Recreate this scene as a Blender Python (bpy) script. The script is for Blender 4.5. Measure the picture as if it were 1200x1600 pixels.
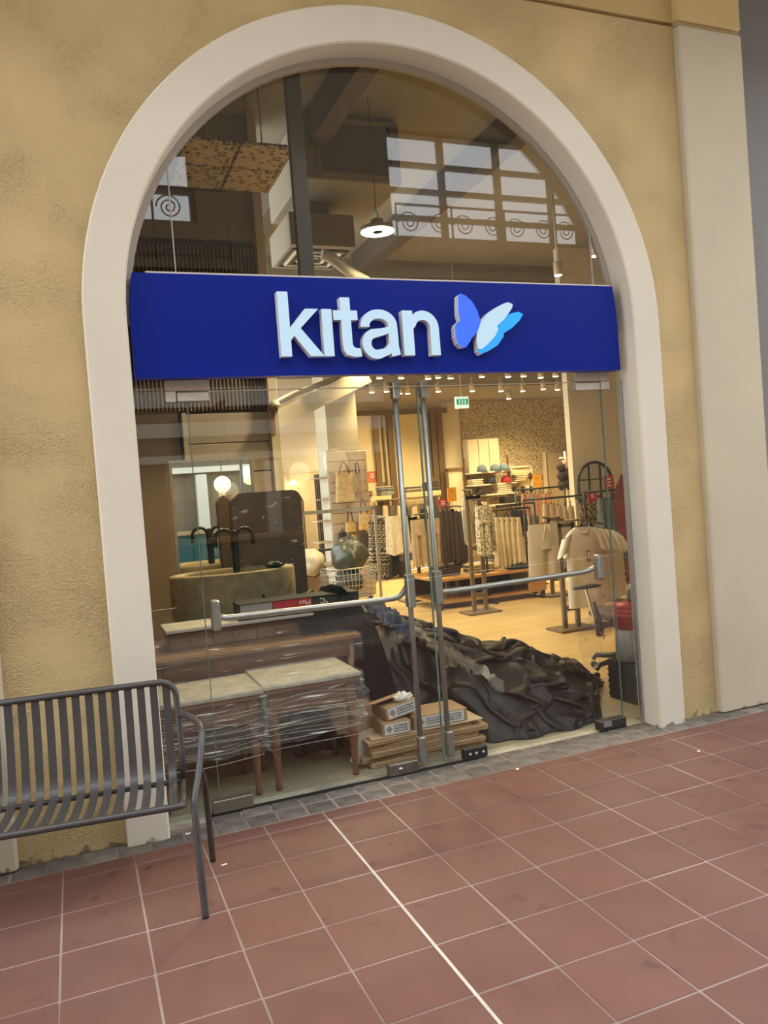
import bpy, bmesh, math, random
from mathutils import Vector, Matrix, noise
random.seed(7)
for o in list(bpy.data.objects): bpy.data.objects.remove(o)
scene = bpy.context.scene
COL = scene.collection
PI = math.pi
# ------------------------------------------------------------------ camera
FPX = 1234.522
CAM = Vector((0.16852, -3.66766, 1.56726))
YAW, PITCH, ROLL = 0.3734835, -0.0263460, -0.0755980
cy_, sy_, cp_, sp_ = math.cos(YAW), math.sin(YAW), math.cos(PITCH), math.sin(PITCH)
_fw = Vector((sy_*cp_, cy_*cp_, sp_)); _rt = Vector((cy_, -sy_, 0)); _up = _rt.cross(_fw)
_c, _s = math.cos(ROLL), math.sin(ROLL)
RT = _c*_rt + _s*_up; UP = -_s*_rt + _c*_up; FW = _fw
cam_data = bpy.data.cameras.new('camera'); cam = bpy.data.objects.new('camera', cam_data); COL.objects.link(cam)
cam_data.sensor_fit = 'VERTICAL'; cam_data.sensor_height = 36.0; cam_data.lens = FPX/1600*36
cam_data.clip_start = 0.05; cam_data.clip_end = 200
cam.matrix_world = Matrix(((RT.x, UP.x, -FW.x, CAM.x), (RT.y, UP.y, -FW.y, CAM.y), (RT.z, UP.z, -FW.z, CAM.z), (0, 0, 0, 1)))
scene.camera = cam
# ------------------------------------------------------------------ sky, exposure
world = bpy.data.worlds.new('sky'); scene.world = world; world.use_nodes = True
wn = world.node_tree.nodes; wl = world.node_tree.links
bg = wn['Background']; bg.inputs['Strength'].default_value = 5.25
tc = wn.new('ShaderNodeTexCoord'); sx = wn.new('ShaderNodeSeparateXYZ'); rp = wn.new('ShaderNodeValToRGB')
wl.new(tc.outputs['Generated'], sx.inputs[0]); wl.new(sx.outputs['Z'], rp.inputs[0]); wl.new(rp.outputs[0], bg.inputs['Color'])
rp.color_ramp.elements[0].position = 0.0; rp.color_ramp.elements[0].color = (0.97, 0.97, 0.98, 1)
rp.color_ramp.elements[1].position = 0.9; rp.color_ramp.elements[1].color = (0.86, 0.92, 1.0, 1)
vs = scene.view_settings
vs.view_transform = 'Standard'; vs.look = 'None'; vs.gamma = 1.0; vs.use_curve_mapping = False
vs.exposure = 0.0
scene.cycles.max_bounces = 8; scene.cycles.diffuse_bounces = 4; scene.cycles.glossy_bounces = 4
scene.cycles.transparent_max_bounces = 24; scene.cycles.caustics_reflective = False; scene.cycles.caustics_refractive = False
scene.cycles.sample_clamp_indirect = 6.0
WARM = (1.0, 0.74, 0.38)

def at(px, py, Y):
    d = RT*((px-600)/FPX) + UP*(-(py-800)/FPX) + FW
    return CAM + d*((Y-CAM.y)/d.y)
def onfloor(px, py, z=0.0):
    d = RT*((px-600)/FPX) + UP*(-(py-800)/FPX) + FW
    return CAM + d*((z-CAM.z)/d.z)
def mpp(P):           # metres per photo pixel at a point
    return (P-CAM).dot(FW)/FPX
# ------------------------------------------------------------------ materials
MATS = {}
def mat(name, col, rough=0.6, metal=0.0, var=0.0, scale=8.0, detail=3.0, bump=0.0, bscale=60.0, emit=0.0, ecol=None, rnd=0.0, spec=0.5, col2=None, stretch=None, coat=0.0, sheen=0.0):
    if name in MATS: return MATS[name]
    m = bpy.data.materials.new(name); m.use_nodes = True
    nt = m.node_tree; n = nt.nodes; l = nt.links; b = n['Principled BSDF']
    b.inputs['Roughness'].default_value = rough; b.inputs['Metallic'].default_value = metal
    b.inputs['Specular IOR Level'].default_value = spec
    b.inputs['Coat Weight'].default_value = coat
    b.inputs['Base Color'].default_value = (*col, 1)
    t = n.new('ShaderNodeTexCoord'); src = t.outputs['Object']
    if stretch:
        mp = n.new('ShaderNodeMapping'); mp.inputs['Scale'].default_value = stretch
        l.new(src, mp.inputs[0]); src = mp.outputs[0]
    if var > 0 or col2:
        nz = n.new('ShaderNodeTexNoise'); nz.inputs['Scale'].default_value = scale; nz.inputs['Detail'].default_value = detail
        l.new(src, nz.inputs['Vector'])
        r = n.new('ShaderNodeValToRGB'); l.new(nz.outputs[0], r.inputs[0])
        a_, b_ = r.color_ramp.elements
        a_.position = 0.3; b_.position = 0.7
        if col2: a_.color = (*col, 1); b_.color = (*col2, 1)
        else:
            a_.color = (*[max(0, c*(1-var)) for c in col], 1); b_.color = (*[min(1, c*(1+var)) for c in col], 1)
        out = r.outputs[0]
        if rnd > 0:
            oi = n.new('ShaderNodeObjectInfo'); mr = n.new('ShaderNodeMapRange'); mr.inputs[3].default_value = 1-rnd; mr.inputs[4].default_value = 1+rnd
            l.new(oi.outputs['Random'], mr.inputs[0])
            mx = n.new('ShaderNodeVectorMath'); mx.operation = 'SCALE'; l.new(out, mx.inputs[0]); l.new(mr.outputs[0], mx.inputs['Scale']); out = mx.outputs[0]
        l.new(out, b.inputs['Base Color'])
    if bump > 0:
        nb = n.new('ShaderNodeTexNoise'); nb.inputs['Scale'].default_value = bscale; nb.inputs['Detail'].default_value = 4
        l.new(src, nb.inputs['Vector'])
        bp = n.new('ShaderNodeBump'); bp.inputs['Strength'].default_value = bump; bp.inputs['Distance'].default_value = 0.01
        l.new(nb.outputs[0], bp.inputs['Height']); l.new(bp.outputs[0], b.inputs['Normal'])
    if emit > 0:
        b.inputs['Emission Color'].default_value = (*(ecol or col), 1); b.inputs['Emission Strength'].default_value = emit
    MATS[name] = m
    return m
def glass_mat(name, tint=(0.95, 0.97, 0.95), base=0.040, rough=0.0, grime=0.0):
    m = bpy.data.materials.new(name); m.use_nodes = True; nt = m.node_tree; n = nt.nodes; l = nt.links
    n.remove(n['Principled BSDF']); out = n['Material Output']
    tr = n.new('ShaderNodeBsdfTransparent'); tr.inputs[0].default_value = (*tint, 1)
    gl = n.new('ShaderNodeBsdfGlossy'); gl.inputs['Roughness'].default_value = rough
    lw = n.new('ShaderNodeLayerWeight'); lw.inputs['Blend'].default_value = 0.5
    pw = n.new('ShaderNodeMath'); pw.operation = 'POWER'; pw.inputs[1].default_value = 5.0; l.new(lw.outputs['Facing'], pw.inputs[0])
    ma = n.new('ShaderNodeMath'); ma.operation = 'MULTIPLY_ADD'; ma.inputs[1].default_value = 1-base; ma.inputs[2].default_value = base; l.new(pw.outputs[0], ma.inputs[0])
    mx = n.new('ShaderNodeMixShader'); l.new(ma.outputs[0], mx.inputs[0]); l.new(tr.outputs[0], mx.inputs[1]); l.new(gl.outputs[0], mx.inputs[2])
    l.new(mx.outputs[0], out.inputs['Surface'])
    MATS[name] = m; return m
def film_mat(name, tint=(0.9, 0.9, 0.88), dens=0.35, scale=9.0, stretch=(1, 1, 5)):
    """clear stretch wrap: transparent with crinkle highlights painted in as pale streaks"""
    m = bpy.data.materials.new(name); m.use_nodes = True; nt = m.node_tree; n = nt.nodes; l = nt.links
    n.remove(n['Principled BSDF']); out = n['Material Output']
    tc = n.new('ShaderNodeTexCoord'); mp = n.new('ShaderNodeMapping'); mp.inputs['Scale'].default_value = stretch; mp.inputs['Rotation'].default_value = (0.3, 0.25, 0.2)
    l.new(tc.outputs['Object'], mp.inputs[0])
    nz = n.new('ShaderNodeTexNoise'); nz.noise_type = 'RIDGED_MULTIFRACTAL'; nz.normalize = True; nz.inputs['Scale'].default_value = scale; nz.inputs['Detail'].default_value = 4; nz.inputs['Distortion'].default_value = 0.6
    l.new(mp.outputs[0], nz.inputs['Vector'])
    r = n.new('ShaderNodeValToRGB'); r.color_ramp.elements[0].position = 0.22; r.color_ramp.elements[1].position = 0.62
    r.color_ramp.elements[0].color = (dens*0.10,)*3+(1,); r.color_ramp.elements[1].color = (min(1, dens*2.6),)*3+(1,)  # painted highlights: streaks along the crinkles turn pale and opaque
    l.new(nz.outputs[0], r.inputs[0])
    tr = n.new('ShaderNodeBsdfTransparent'); tr.inputs[0].default_value = (0.97, 0.97, 0.96, 1)
    p = n.new('ShaderNodeBsdfPrincipled'); p.inputs['Base Color'].default_value = (*tint, 1); p.inputs['Roughness'].default_value = 0.22
    bp = n.new('ShaderNodeBump'); bp.inputs['Strength'].default_value = 0.9; bp.inputs['Distance'].default_value = 0.02
    l.new(nz.outputs[0], bp.inputs['Height']); l.new(bp.outputs[0], p.inputs['Normal'])
    mx = n.new('ShaderNodeMixShader'); l.new(r.outputs[0], mx.inputs[0]); l.new(tr.outputs[0], mx.inputs[1]); l.new(p.outputs[0], mx.inputs[2])
    l.new(mx.outputs[0], out.inputs['Surface']); MATS[name] = m; return m
# ------------------------------------------------------------------ mesh helpers
class MB:
    def __init__(s): s.v = []; s.f = []; s.mi = []; s.sm = []; s.cur = 0
    def add(s, vs, fs, sm=False):
        k = len(s.v); s.v += [tuple(v) for v in vs]
        for f in fs: s.f.append(tuple(i+k for i in f)); s.mi.append(s.cur); s.sm.append(sm)
        return s
    def box(s, c, d, rz=0.0, rot=None, bev=0.0):
        hx, hy, hz = d[0]/2, d[1]/2, d[2]/2
        M = rot if rot is not None else Matrix.Rotation(rz, 3, 'Z'); c = Vector(c)
        if bev <= 0:
            vs = [c+M@Vector((x*hx, y*hy, z*hz)) for x, y, z in ((-1,-1,-1),(1,-1,-1),(1,1,-1),(-1,1,-1),(-1,-1,1),(1,-1,1),(1,1,1),(-1,1,1))]
            return s.add(vs, [(0,3,2,1),(4,5,6,7),(0,1,5,4),(1,2,6,5),(2,3,7,6),(3,0,4,7)])
        # chamfered box: rings
        b = min(bev, hx*.9, hy*.9, hz*.9)
        def ring(ix, iy, z): return [(-ix,-iy+b,z),(-ix+b,-iy,z),(ix-b,-iy,z),(ix,-iy+b,z),(ix,iy-b,z),(ix-b,iy,z),(-ix+b,iy,z),(-ix,iy-b,z)]
        R = [ring(hx-b, hy-b, -hz), ring(hx, hy, -hz+b), ring(hx, hy, hz-b), ring(hx-b, hy-b, hz)]
        vs = [c+M@Vector(p) for r in R for p in r]; fs = []
        for k in range(3):
            for i in range(8):
                j = (i+1) % 8; fs.append((k*8+i, k*8+j, (k+1)*8+j, (k+1)*8+i))
        fs.append(tuple(reversed(range(8)))); fs.append(tuple(range(24, 32)))
        return s.add(vs, fs)
    def tube(s, pts, r, n=8, cap=True, closed=False, sm=True):
        pts = [Vector(p) for p in pts]; N = len(pts); rs = r if isinstance(r, (list, tuple)) else [r]*N
        T = []
        for i in range(N):
            a = pts[i-1] if (i > 0 or closed) else pts[i]; b = pts[(i+1) % N] if (i < N-1 or closed) else pts[i]
            T.append((b-a).normalized() if (b-a).length > 1e-9 else Vector((0, 0, 1)))
        u = T[0].orthogonal().normalized(); vs = []
        for i in range(N):
            u = (u - T[i]*u.dot(T[i])); u = u.normalized() if u.length > 1e-6 else T[i].orthogonal().normalized()
            w = T[i].cross(u)
            for k in range(n):
                a = 2*PI*k/n; vs.append(pts[i]+(u*math.cos(a)+w*math.sin(a))*rs[i])
        fs = []
        for i in range(N if closed else N-1):
            j = (i+1) % N
            for k in range(n):
                k2 = (k+1) % n; fs.append((i*n+k, i*n+k2, j*n+k2, j*n+k))
        s.add(vs, fs, sm)
        if cap and not closed:
            k = len(s.v)-N*n; s.f.append(tuple(k+i for i in reversed(range(n)))); s.mi.append(s.cur); s.sm.append(False)
            s.f.append(tuple(k+(N-1)*n+i for i in range(n))); s.mi.append(s.cur); s.sm.append(False)
        return s
    def lathe(s, prof, n=24, c=(0, 0, 0), sm=True, sx=1.0, sy=1.0):
        c = Vector(c); vs = []; fs = []
        for r, z in prof:
            for k in range(n):
                a = 2*PI*k/n; vs.append(c+Vector((r*math.cos(a)*sx, r*math.sin(a)*sy, z)))
        for i in range(len(prof)-1):
            for k in range(n):
                k2 = (k+1) % n; fs.append((i*n+k, i*n+k2, (i+1)*n+k2, (i+1)*n+k))
        s.add(vs, fs, sm); b = len(s.v)-len(vs)
        for ring, rev in ((0, True), (len(prof)-1, False)):
            if prof[ring][0] > 1e-5:
                idx = [b+ring*n+k for k in range(n)]; s.f.append(tuple(reversed(idx)) if rev else tuple(idx)); s.mi.append(s.cur); s.sm.append(False)
        return s
    def prism(s, poly, y0, y1, axis='y'):
        """poly of (a,b): axis y -> (x,z); axis z -> (x,y); axis x -> (y,z)"""
        def P(a, b, d): return {'y': (a, d, b), 'z': (a, b, d), 'x': (d, a, b)}[axis]
        n = len(poly); vs = [P(a, b, y0) for a, b in poly]+[P(a, b, y1) for a, b in poly]
        fs = [tuple(range(n)), tuple(reversed(range(n, 2*n)))]+[(i, i+n, (i+1) % n+n, (i+1) % n) for i in range(n)]
        return s.add(vs, fs)
    def grid(s, fn, nu, nv, sm=True, flip=False, closeu=False):
        vs = [fn(i/nu, j/nv) for j in range(nv+1) for i in range(nu+1)]; fs = []
        for j in range(nv):
            for i in range(nu):
                a = j*(nu+1)+i; q = (a, a+1, a+nu+2, a+nu+1); fs.append(tuple(reversed(q)) if flip else q)
        return s.add(vs, fs, sm)
    def mesh(s, name, *mats):
        me = bpy.data.meshes.new(name); me.from_pydata(s.v, [], s.f)
        for m in mats: me.materials.append(m)
        for p, i, sm in zip(me.polygons, s.mi, s.sm): p.material_index = min(i, max(0, len(mats)-1)); p.use_smooth = sm
        me.update(); return me
    def build(s, name, m, parent=None, loc=None, rz=0.0, fix=True):
        ms = m if isinstance(m, (list, tuple)) else (m,)
        me = s.mesh(name, *ms)
        if fix:
            bm = bmesh.new(); bm.from_mesh(me); bmesh.ops.recalc_face_normals(bm, faces=bm.faces); bm.to_mesh(me); bm.free()
        return link(me, name, parent, loc, rz)
def link(me, name, parent=None, loc=None, rz=0.0):
    o = bpy.data.objects.new(name, me); COL.objects.link(o)
    if parent is not None: o.parent = parent
    if loc is not None: o.location = loc
    o.rotation_euler.z = rz
    return o
def tag(o, label=None, cat=None, group=None, kind=None):
    if label: o['label'] = label
    if cat: o['category'] = cat
    if group: o['group'] = group
    if kind: o['kind'] = kind
    return o
def thing(name, label, cat, loc=(0, 0, 0), rz=0.0, group=None):
    o = bpy.data.objects.new(name, None); o.empty_display_size = 0.05; COL.objects.link(o)
    o.location = loc; o.rotation_euler.z = rz
    return tag(o, label, cat, group)
def struct(o, label=None): return tag(o, label, None, None, 'structure')
def arc(cx, cz, r, a0, a1, n): return [(cx+r*math.cos(a0+(a1-a0)*i/n), cz+r*math.sin(a0+(a1-a0)*i/n)) for i in range(n+1)]
def smooth_pts(pts, it=2):
    P = [Vector(p) for p in pts]
    for _ in range(it):
        Q = [P[0]]
        for a, b in zip(P[:-1], P[1:]): Q += [a*.75+b*.25, a*.25+b*.75]
        Q.append(P[-1]); P = Q
    return P
# ================================================================== STRUCTURE
# ---- materials
def stucco():
    m = mat('ochre_stucco', (0.46, 0.345, 0.165), rough=0.85, var=0.10, scale=1.3, detail=5)
    nt = m.node_tree; n = nt.nodes; l = nt.links; b = n['Principled BSDF']; t = [x for x in n if x.type == 'TEX_COORD'][0]
    nz = n.new('ShaderNodeTexNoise'); nz.inputs['Scale'].default_value = 62; nz.inputs['Detail'].default_value = 4; nz.inputs['Distortion'].default_value = 1.6
    vo = n.new('ShaderNodeTexNoise'); vo.inputs['Scale'].default_value = 3.0; vo.inputs['Detail'].default_value = 3
    l.new(t.outputs['Object'], nz.inputs['Vector']); l.new(t.outputs['Object'], vo.inputs['Vector'])
    mr = n.new('ShaderNodeMapRange'); mr.inputs[1].default_value = 0.4; mr.inputs[2].default_value = 0.65; mr.inputs[3].default_value = 0.15; mr.inputs[4].default_value = 1.0; l.new(vo.outputs[0], mr.inputs[0])
    mu = n.new('ShaderNodeMath'); mu.operation = 'MULTIPLY'; l.new(nz.outputs[0], mu.inputs[0]); l.new(mr.outputs[0], mu.inputs[1])
    bp = n.new('ShaderNodeBump'); bp.inputs['Strength'].default_value = 1.0; bp.inputs['Distance'].default_value = 0.014
    l.new(mu.outputs[0], bp.inputs['Height']); l.new(bp.outputs[0], b.inputs['Normal'])
    return m
def foot_stain(m, zmax=0.13):
    n = m.node_tree.nodes; l = m.node_tree.links; b = n['Principled BSDF']; lk = b.inputs['Base Color'].links[0]; src = lk.from_socket
    g = n.new('ShaderNodeNewGeometry'); sp = n.new('ShaderNodeSeparateXYZ'); l.new(g.outputs['Position'], sp.inputs[0])
    nz = n.new('ShaderNodeTexNoise'); nz.inputs['Scale'].default_value = 16; nz.inputs['Detail'].default_value = 6; l.new(g.outputs['Position'], nz.inputs['Vector'])
    mr = n.new('ShaderNodeMapRange'); mr.inputs[1].default_value = 0.0; mr.inputs[2].default_value = zmax; mr.inputs[3].default_value = 0.17; mr.inputs[4].default_value = -0.25; l.new(sp.outputs['Z'], mr.inputs[0])
    ad = n.new('ShaderNodeMath'); ad.operation = 'ADD'; l.new(nz.outputs[0], ad.inputs[0]); l.new(mr.outputs[0], ad.inputs[1])
    st = n.new('ShaderNodeMapRange'); st.inputs[1].default_value = 0.60; st.inputs[2].default_value = 0.70; st.inputs[4].default_value = 0.8; l.new(ad.outputs[0], st.inputs[0])
    mx = n.new('ShaderNodeMix'); mx.data_type = 'RGBA'; mx.inputs['B'].default_value = (0.10, 0.075, 0.05, 1); l.new(st.outputs[0], mx.inputs['Factor']); l.new(src, mx.inputs['A']); l.new(mx.outputs['Result'], b.inputs['Base Color'])
M_ST = stucco(); foot_stain(M_ST)
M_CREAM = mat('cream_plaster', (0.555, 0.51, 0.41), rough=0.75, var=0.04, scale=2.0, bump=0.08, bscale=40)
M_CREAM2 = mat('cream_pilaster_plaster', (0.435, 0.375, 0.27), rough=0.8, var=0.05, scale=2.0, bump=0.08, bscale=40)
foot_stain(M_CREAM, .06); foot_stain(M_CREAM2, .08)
M_BEADM = mat('arch_bead_grey', (0.35, 0.31, 0.26), rough=0.5)
# ---- front wall with the arched hole (wall plane Y=0.25, opening hidden behind the surround)
AX, AZ, RI, RO = 1.93, 2.463, 1.457, 1.650
RH = 1.60
def wall_with_arch(y0, y1, x0, x1, ztop, name, m):
    b = MB(); n = 40
    A = arc(AX, AZ, RH, PI, 0, n)
    for yy, fl in ((y0, False), (y1, True)):
        q = []
        def face(p): b.add([(x, yy, z) for x, z in (reversed(p) if fl else p)], [tuple(range(len(p)))])
        face([(x0, 0), (AX-RH, 0), (AX-RH, AZ), (x0, AZ)]); face([(AX+RH, 0), (x1, 0), (x1, AZ), (AX+RH, AZ)])
        for i in range(n):
            (xa, za), (xb, zb) = A[i], A[i+1]
            face([(xa, za), (xb, zb), (xb, ztop), (xa, ztop)])
        face([(x0, AZ), (AX-RH, AZ), (AX-RH, ztop), (x0, ztop)]); face([(AX+RH, AZ), (x1, AZ), (x1, ztop), (AX+RH, ztop)])
    path = [(AX-RH, 0)]+A+[(AX+RH, 0)]
    for (xa, za), (xb, zb) in zip(path[:-1], path[1:]):
        b.add([(xa, y0, za), (xa, y1, za), (xb, y1, zb), (xb, y0, zb)], [(0, 1, 2, 3)])
    b.add([(x0, y0, ztop), (x1, y0, ztop), (x1, y1, ztop), (x0, y1, ztop)], [(0, 1, 2, 3)])
    b.add([(x0, y0, 0), (x0, y1, 0), (x0, y1, ztop), (x0, y0, ztop)], [(0, 1, 2, 3)])
    b.add([(x1, y0, 0), (x1, y1, 0), (x1, y1, ztop), (x1, y0, ztop)], [(0, 1, 2, 3)])
    return b.build(name, m, fix=False)
wf = wall_with_arch(0.25, 0.42, -3.2, 4.40, 4.315, 'wall_front', M_ST); struct(wf, 'ochre rough stucco shop wall around the arch')
# upper band of wall above the groove
M_UP = mat('upper_plaster', (0.47, 0.345, 0.15), rough=0.85, var=0.06, scale=1.5, bump=0.1, bscale=50)
u = MB().box((0.6, 0.335, 4.83), (7.6, 0.17, 0.98)).build('wall_upper', M_UP); struct(u, 'smooth ochre wall band above the groove')
u = MB().box((0.6, 0.345, 4.3275), (7.6, 0.14, 0.025)).build('trim_2', mat('groove_plaster', (0.34, 0.24, 0.11), rough=0.9)); struct(u, 'narrow recessed groove line high on the wall')
# arch surround
def surround():
    b = MB(); n = 56; y0, y1 = 0.20, 0.40
    path = lambda r: [(AX-r, 0.0)]+arc(AX, AZ, r, PI, 0, n)+[(AX+r, 0.0)]
    ch = 0.008
    prof = [(RO, 0.30), (RO, y0+ch), (RO-ch, y0), (RI+ch, y0), (RI, y0+ch), (RI, y1)]
    rows = [[(x, y, z) for x, z in path(r)] for r, y in prof]
    N = len(rows[0])
    vs = [p for r in rows for p in r]; fs = []
    for k in range(len(rows)-1):
        for i in range(N-1): fs.append((k*N+i, k*N+i+1, (k+1)*N+i+1, (k+1)*N+i))
    b.add(vs, fs)
    return b.build('trim_1', M_CREAM)
struct(surround(), 'smooth cream plaster arch surround framing the shopfront')
b = MB(); n = 56
p1 = [(AX-1.425, 0.0)]+arc(AX, AZ, 1.425, PI, 0, n)+[(AX+1.425, 0.0)]; p2 = [(AX-RI-.002, 0.0)]+arc(AX, AZ, RI+.002, PI, 0, n)+[(AX+RI+.002, 0.0)]
p1 = [p for p in p1 if p[1] > 2.3]; p2 = [p for p in p2 if p[1] > 2.3]
for y in (0.350, 0.385):
    N = len(p1); b.add([(x, y, z) for x, z in p1]+[(x, y, z) for x, z in p2], [(i, i+1, N+i+1, N+i) for i in range(N-1)])
b.add([(x, 0.350, z) for x, z in p1]+[(x, 0.385, z) for x, z in p1], [(i, i+1, N+i+1, N+i) for i in range(N-1)])
o = b.build('trim_3', M_BEADM); struct(o, 'thin grey glazing bead around the arched glass')
# pilasters
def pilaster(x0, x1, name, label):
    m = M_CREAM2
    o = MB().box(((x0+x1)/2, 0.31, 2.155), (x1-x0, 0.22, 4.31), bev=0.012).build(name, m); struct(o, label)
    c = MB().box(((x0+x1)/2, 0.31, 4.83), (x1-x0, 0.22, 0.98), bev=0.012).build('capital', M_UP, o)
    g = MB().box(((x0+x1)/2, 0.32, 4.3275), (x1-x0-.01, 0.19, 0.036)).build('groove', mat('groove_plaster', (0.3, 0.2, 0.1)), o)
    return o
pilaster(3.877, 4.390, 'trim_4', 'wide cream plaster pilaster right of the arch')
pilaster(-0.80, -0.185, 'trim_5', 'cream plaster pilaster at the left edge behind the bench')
# neighbouring shopfront recess right of pilaster
o = MB().box((6.2, 0.40, 2.7), (3.66, 0.08, 5.4)).build('wall_right', mat('grey_metal_panel', (0.115, 0.108, 0.10), rough=0.5, var=0.08, scale=0.7)); struct(o, 'dark grey neighbouring shopfront beyond the pilaster')
# arcade ceiling slab over the walkway
o = MB().box((1.0, -0.65, 5.38), (14.0, 1.9, 0.16)).build('ceiling', mat('arcade_soffit', (0.42, 0.35, 0.24), rough=0.8, var=0.06, scale=1)); struct(o, 'arcade slab over the shopfront')

# ---- pavement
M_GROUT = mat('grout', (0.09, 0.055, 0.042), rough=0.95, col2=(0.40, 0.30, 0.235), scale=1.1, detail=7)
def tile_material():
    m = mat('terracotta_tile', (0.128, 0.054, 0.038), spec=0.32, rough=0.7, var=0.12, scale=5, detail=6, rnd=0.10, bump=0.12, bscale=30)
    n = m.node_tree.nodes; l = m.node_tree.links; b = n['Principled BSDF']
    base = b.inputs['Base Color'].links[0].from_socket
    t = [x for x in n if x.type == 'TEX_COORD'][0]
    geo = n.new('ShaderNodeNewGeometry')
    d = n.new('ShaderNodeTexNoise'); d.inputs['Scale'].default_value = 1.1; d.inputs['Detail'].default_value = 6; l.new(geo.outputs['Position'], d.inputs['Vector'])
    mr = n.new('ShaderNodeMapRange'); mr.inputs[1].default_value = 0.35; mr.inputs[2].default_value = 0.72; l.new(d.outputs[0], mr.inputs[0])
    mx = n.new('ShaderNodeMix'); mx.data_type = 'RGBA'; mx.inputs['B'].default_value = (0.165, 0.084, 0.063, 1)
    l.new(mr.outputs[0], mx.inputs['Factor']); l.new(base, mx.inputs['A'])
    # dark spill stains
    d2 = n.new('ShaderNodeTexNoise'); d2.inputs['Scale'].default_value = 7.0; d2.inputs['Detail'].default_value = 4; l.new(geo.outputs['Position'], d2.inputs['Vector'])
    m2 = n.new('ShaderNodeMapRange'); m2.inputs[1].default_value = 0.64; m2.inputs[2].default_value = 0.72; m2.inputs[4].default_value = 0.5; l.new(d2.outputs[0], m2.inputs[0])
    mx2 = n.new('ShaderNodeMix'); mx2.data_type = 'RGBA'; mx2.inputs['B'].default_value = (0.07, 0.03, 0.022, 1)
    l.new(m2.outputs[0], mx2.inputs['Factor']); l.new(mx.outputs['Result'], mx2.inputs['A'])
    l.new(mx2.outputs['Result'], b.inputs['Base Color'])
    return m
M_TILE = tile_material()
fl = MB().box((2.0, -2.5, -0.0525), (14.0, 5.6, 0.10)).build('floor', M_GROUT); struct(fl, 'terracotta tiled walkway')
S = 0.30
def tile_mesh(w, d): return MB().box((0, 0, -0.010), (w, d, 0.020), bev=0.0022).mesh('tile', M_TILE)
TM = tile_mesh(S-0.0075, S-0.0075); TC = tile_mesh(S-0.0075, 0.101)
rt = random.Random(3)
for c in range(-5, 17):
    for r in range(0, 11):
        g = 0.004 if c in (3, 4) else 0.0
        o = link(TM, 'tile', fl, (S*(c+.5)+rt.uniform(-.0012, .0012), -S*(r+.5)+rt.uniform(-.0012, .0012), rt.uniform(-.0012, .0008)))
        o.rotation_euler = (rt.uniform(-.003, .003), rt.uniform(-.003, .003), rt.uniform(-.004, .004))
    link(TC, 'tile', fl, (S*(c+.5), 0.053, rt.uniform(-.001, .0005)))
o = MB().box((1.2, -1.65, -0.0005), (0.011, 3.3, 0.0055)).build('grout_line', mat('white_grout', (0.50, 0.44, 0.37), rough=0.9, var=0.15, scale=6), fl)
tag(o, 'bright white grout joint')
# grey pavers along the threshold
M_PAV = mat('grey_paver', (0.115, 0.098, 0.080), rough=0.8, var=0.4, scale=10, detail=6, rnd=0.25, bump=0.5, bscale=60)
pv = MB().box((2.0, 0.235, -0.055), (14.0, 0.26, 0.10)).build('floor.001', mat('paver_grout', (0.30, 0.26, 0.23), rough=0.95, var=0.4, scale=5)); struct(pv, 'grey paver strip along the shop threshold')
PA = MB().box((0, 0, -0.010), (0.143, 0.128, 0.022), bev=0.004).mesh('paver', M_PAV); PB = MB().box((0, 0, -0.010), (0.143, 0.108, 0.022), bev=0.004).mesh('paver', M_PAV)
for i in range(-12, 36):
    x = 0.16+0.1505*i
    for me, y, dx in ((PA, 0.178, 0.0), (PB, 0.302, 0.0)):
        if y > 0.25 and (x < 0.33 or x > 3.5): continue
        o = link(me, 'paver', pv, (x+0.3+dx, y, rt.uniform(-.003, .001))); o.rotation_euler = (rt.uniform(-.01, .01), rt.uniform(-.01, .01), rt.uniform(-.01, .01))
# ---- shop interior shell
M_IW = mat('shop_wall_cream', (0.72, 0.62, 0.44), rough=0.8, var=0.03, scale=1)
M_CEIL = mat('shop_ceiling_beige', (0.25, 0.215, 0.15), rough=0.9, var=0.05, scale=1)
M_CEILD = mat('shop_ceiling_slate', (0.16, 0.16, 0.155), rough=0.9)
M_BROWNW = mat('brown_side_wall', (0.15, 0.11, 0.075), rough=0.6, var=0.1, scale=2)
base = MB().box((5.8, 5.55, -0.045), (12.6, 10.25, 0.05)).build('floor.002', mat('subfloor', (0.25, 0.19, 0.10), rough=0.8)); struct(base, 'light oak plank floor of the shop')
def plank_material():
    m = mat('oak_plank', (0.49, 0.35, 0.155), rough=0.38, var=0.10, scale=3.0, detail=5, rnd=0.07, stretch=(0.6, 9, 1))
    n = m.node_tree.nodes; l = m.node_tree.links; b = n['Principled BSDF']; src = b.inputs['Base Color'].links[0].from_socket
    g = n.new('ShaderNodeNewGeometry'); sp = n.new('ShaderNodeSeparateXYZ'); l.new(g.outputs['Position'], sp.inputs[0])
    nz = n.new('ShaderNodeTexNoise'); nz.inputs['Scale'].default_value = 2.2; nz.inputs['Detail'].default_value = 6; l.new(g.outputs['Position'], nz.inputs['Vector'])
    ma = n.new('ShaderNodeMath'); ma.operation = 'MULTIPLY_ADD'; ma.inputs[1].default_value = 1.6; l.new(nz.outputs[0], ma.inputs[0]); l.new(sp.outputs['Y'], ma.inputs[2])
    mr = n.new('ShaderNodeMapRange'); mr.inputs[1].default_value = 1.35; mr.inputs[2].default_value = 2.6; mr.inputs[3].default_value = 0.85; mr.inputs[4].default_value = 0.0; l.new(ma.outputs[0], mr.inputs[0])
    mx = n.new('ShaderNodeMix'); mx.data_type = 'RGBA'; mx.inputs['B'].default_value = (0.27, 0.225, 0.165, 1); l.new(mr.outputs[0], mx.inputs['Factor']); l.new(src, mx.inputs['A']); l.new(mx.outputs['Result'], b.inputs['Base Color'])
    return m
M_PLANK = plank_material()
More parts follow.
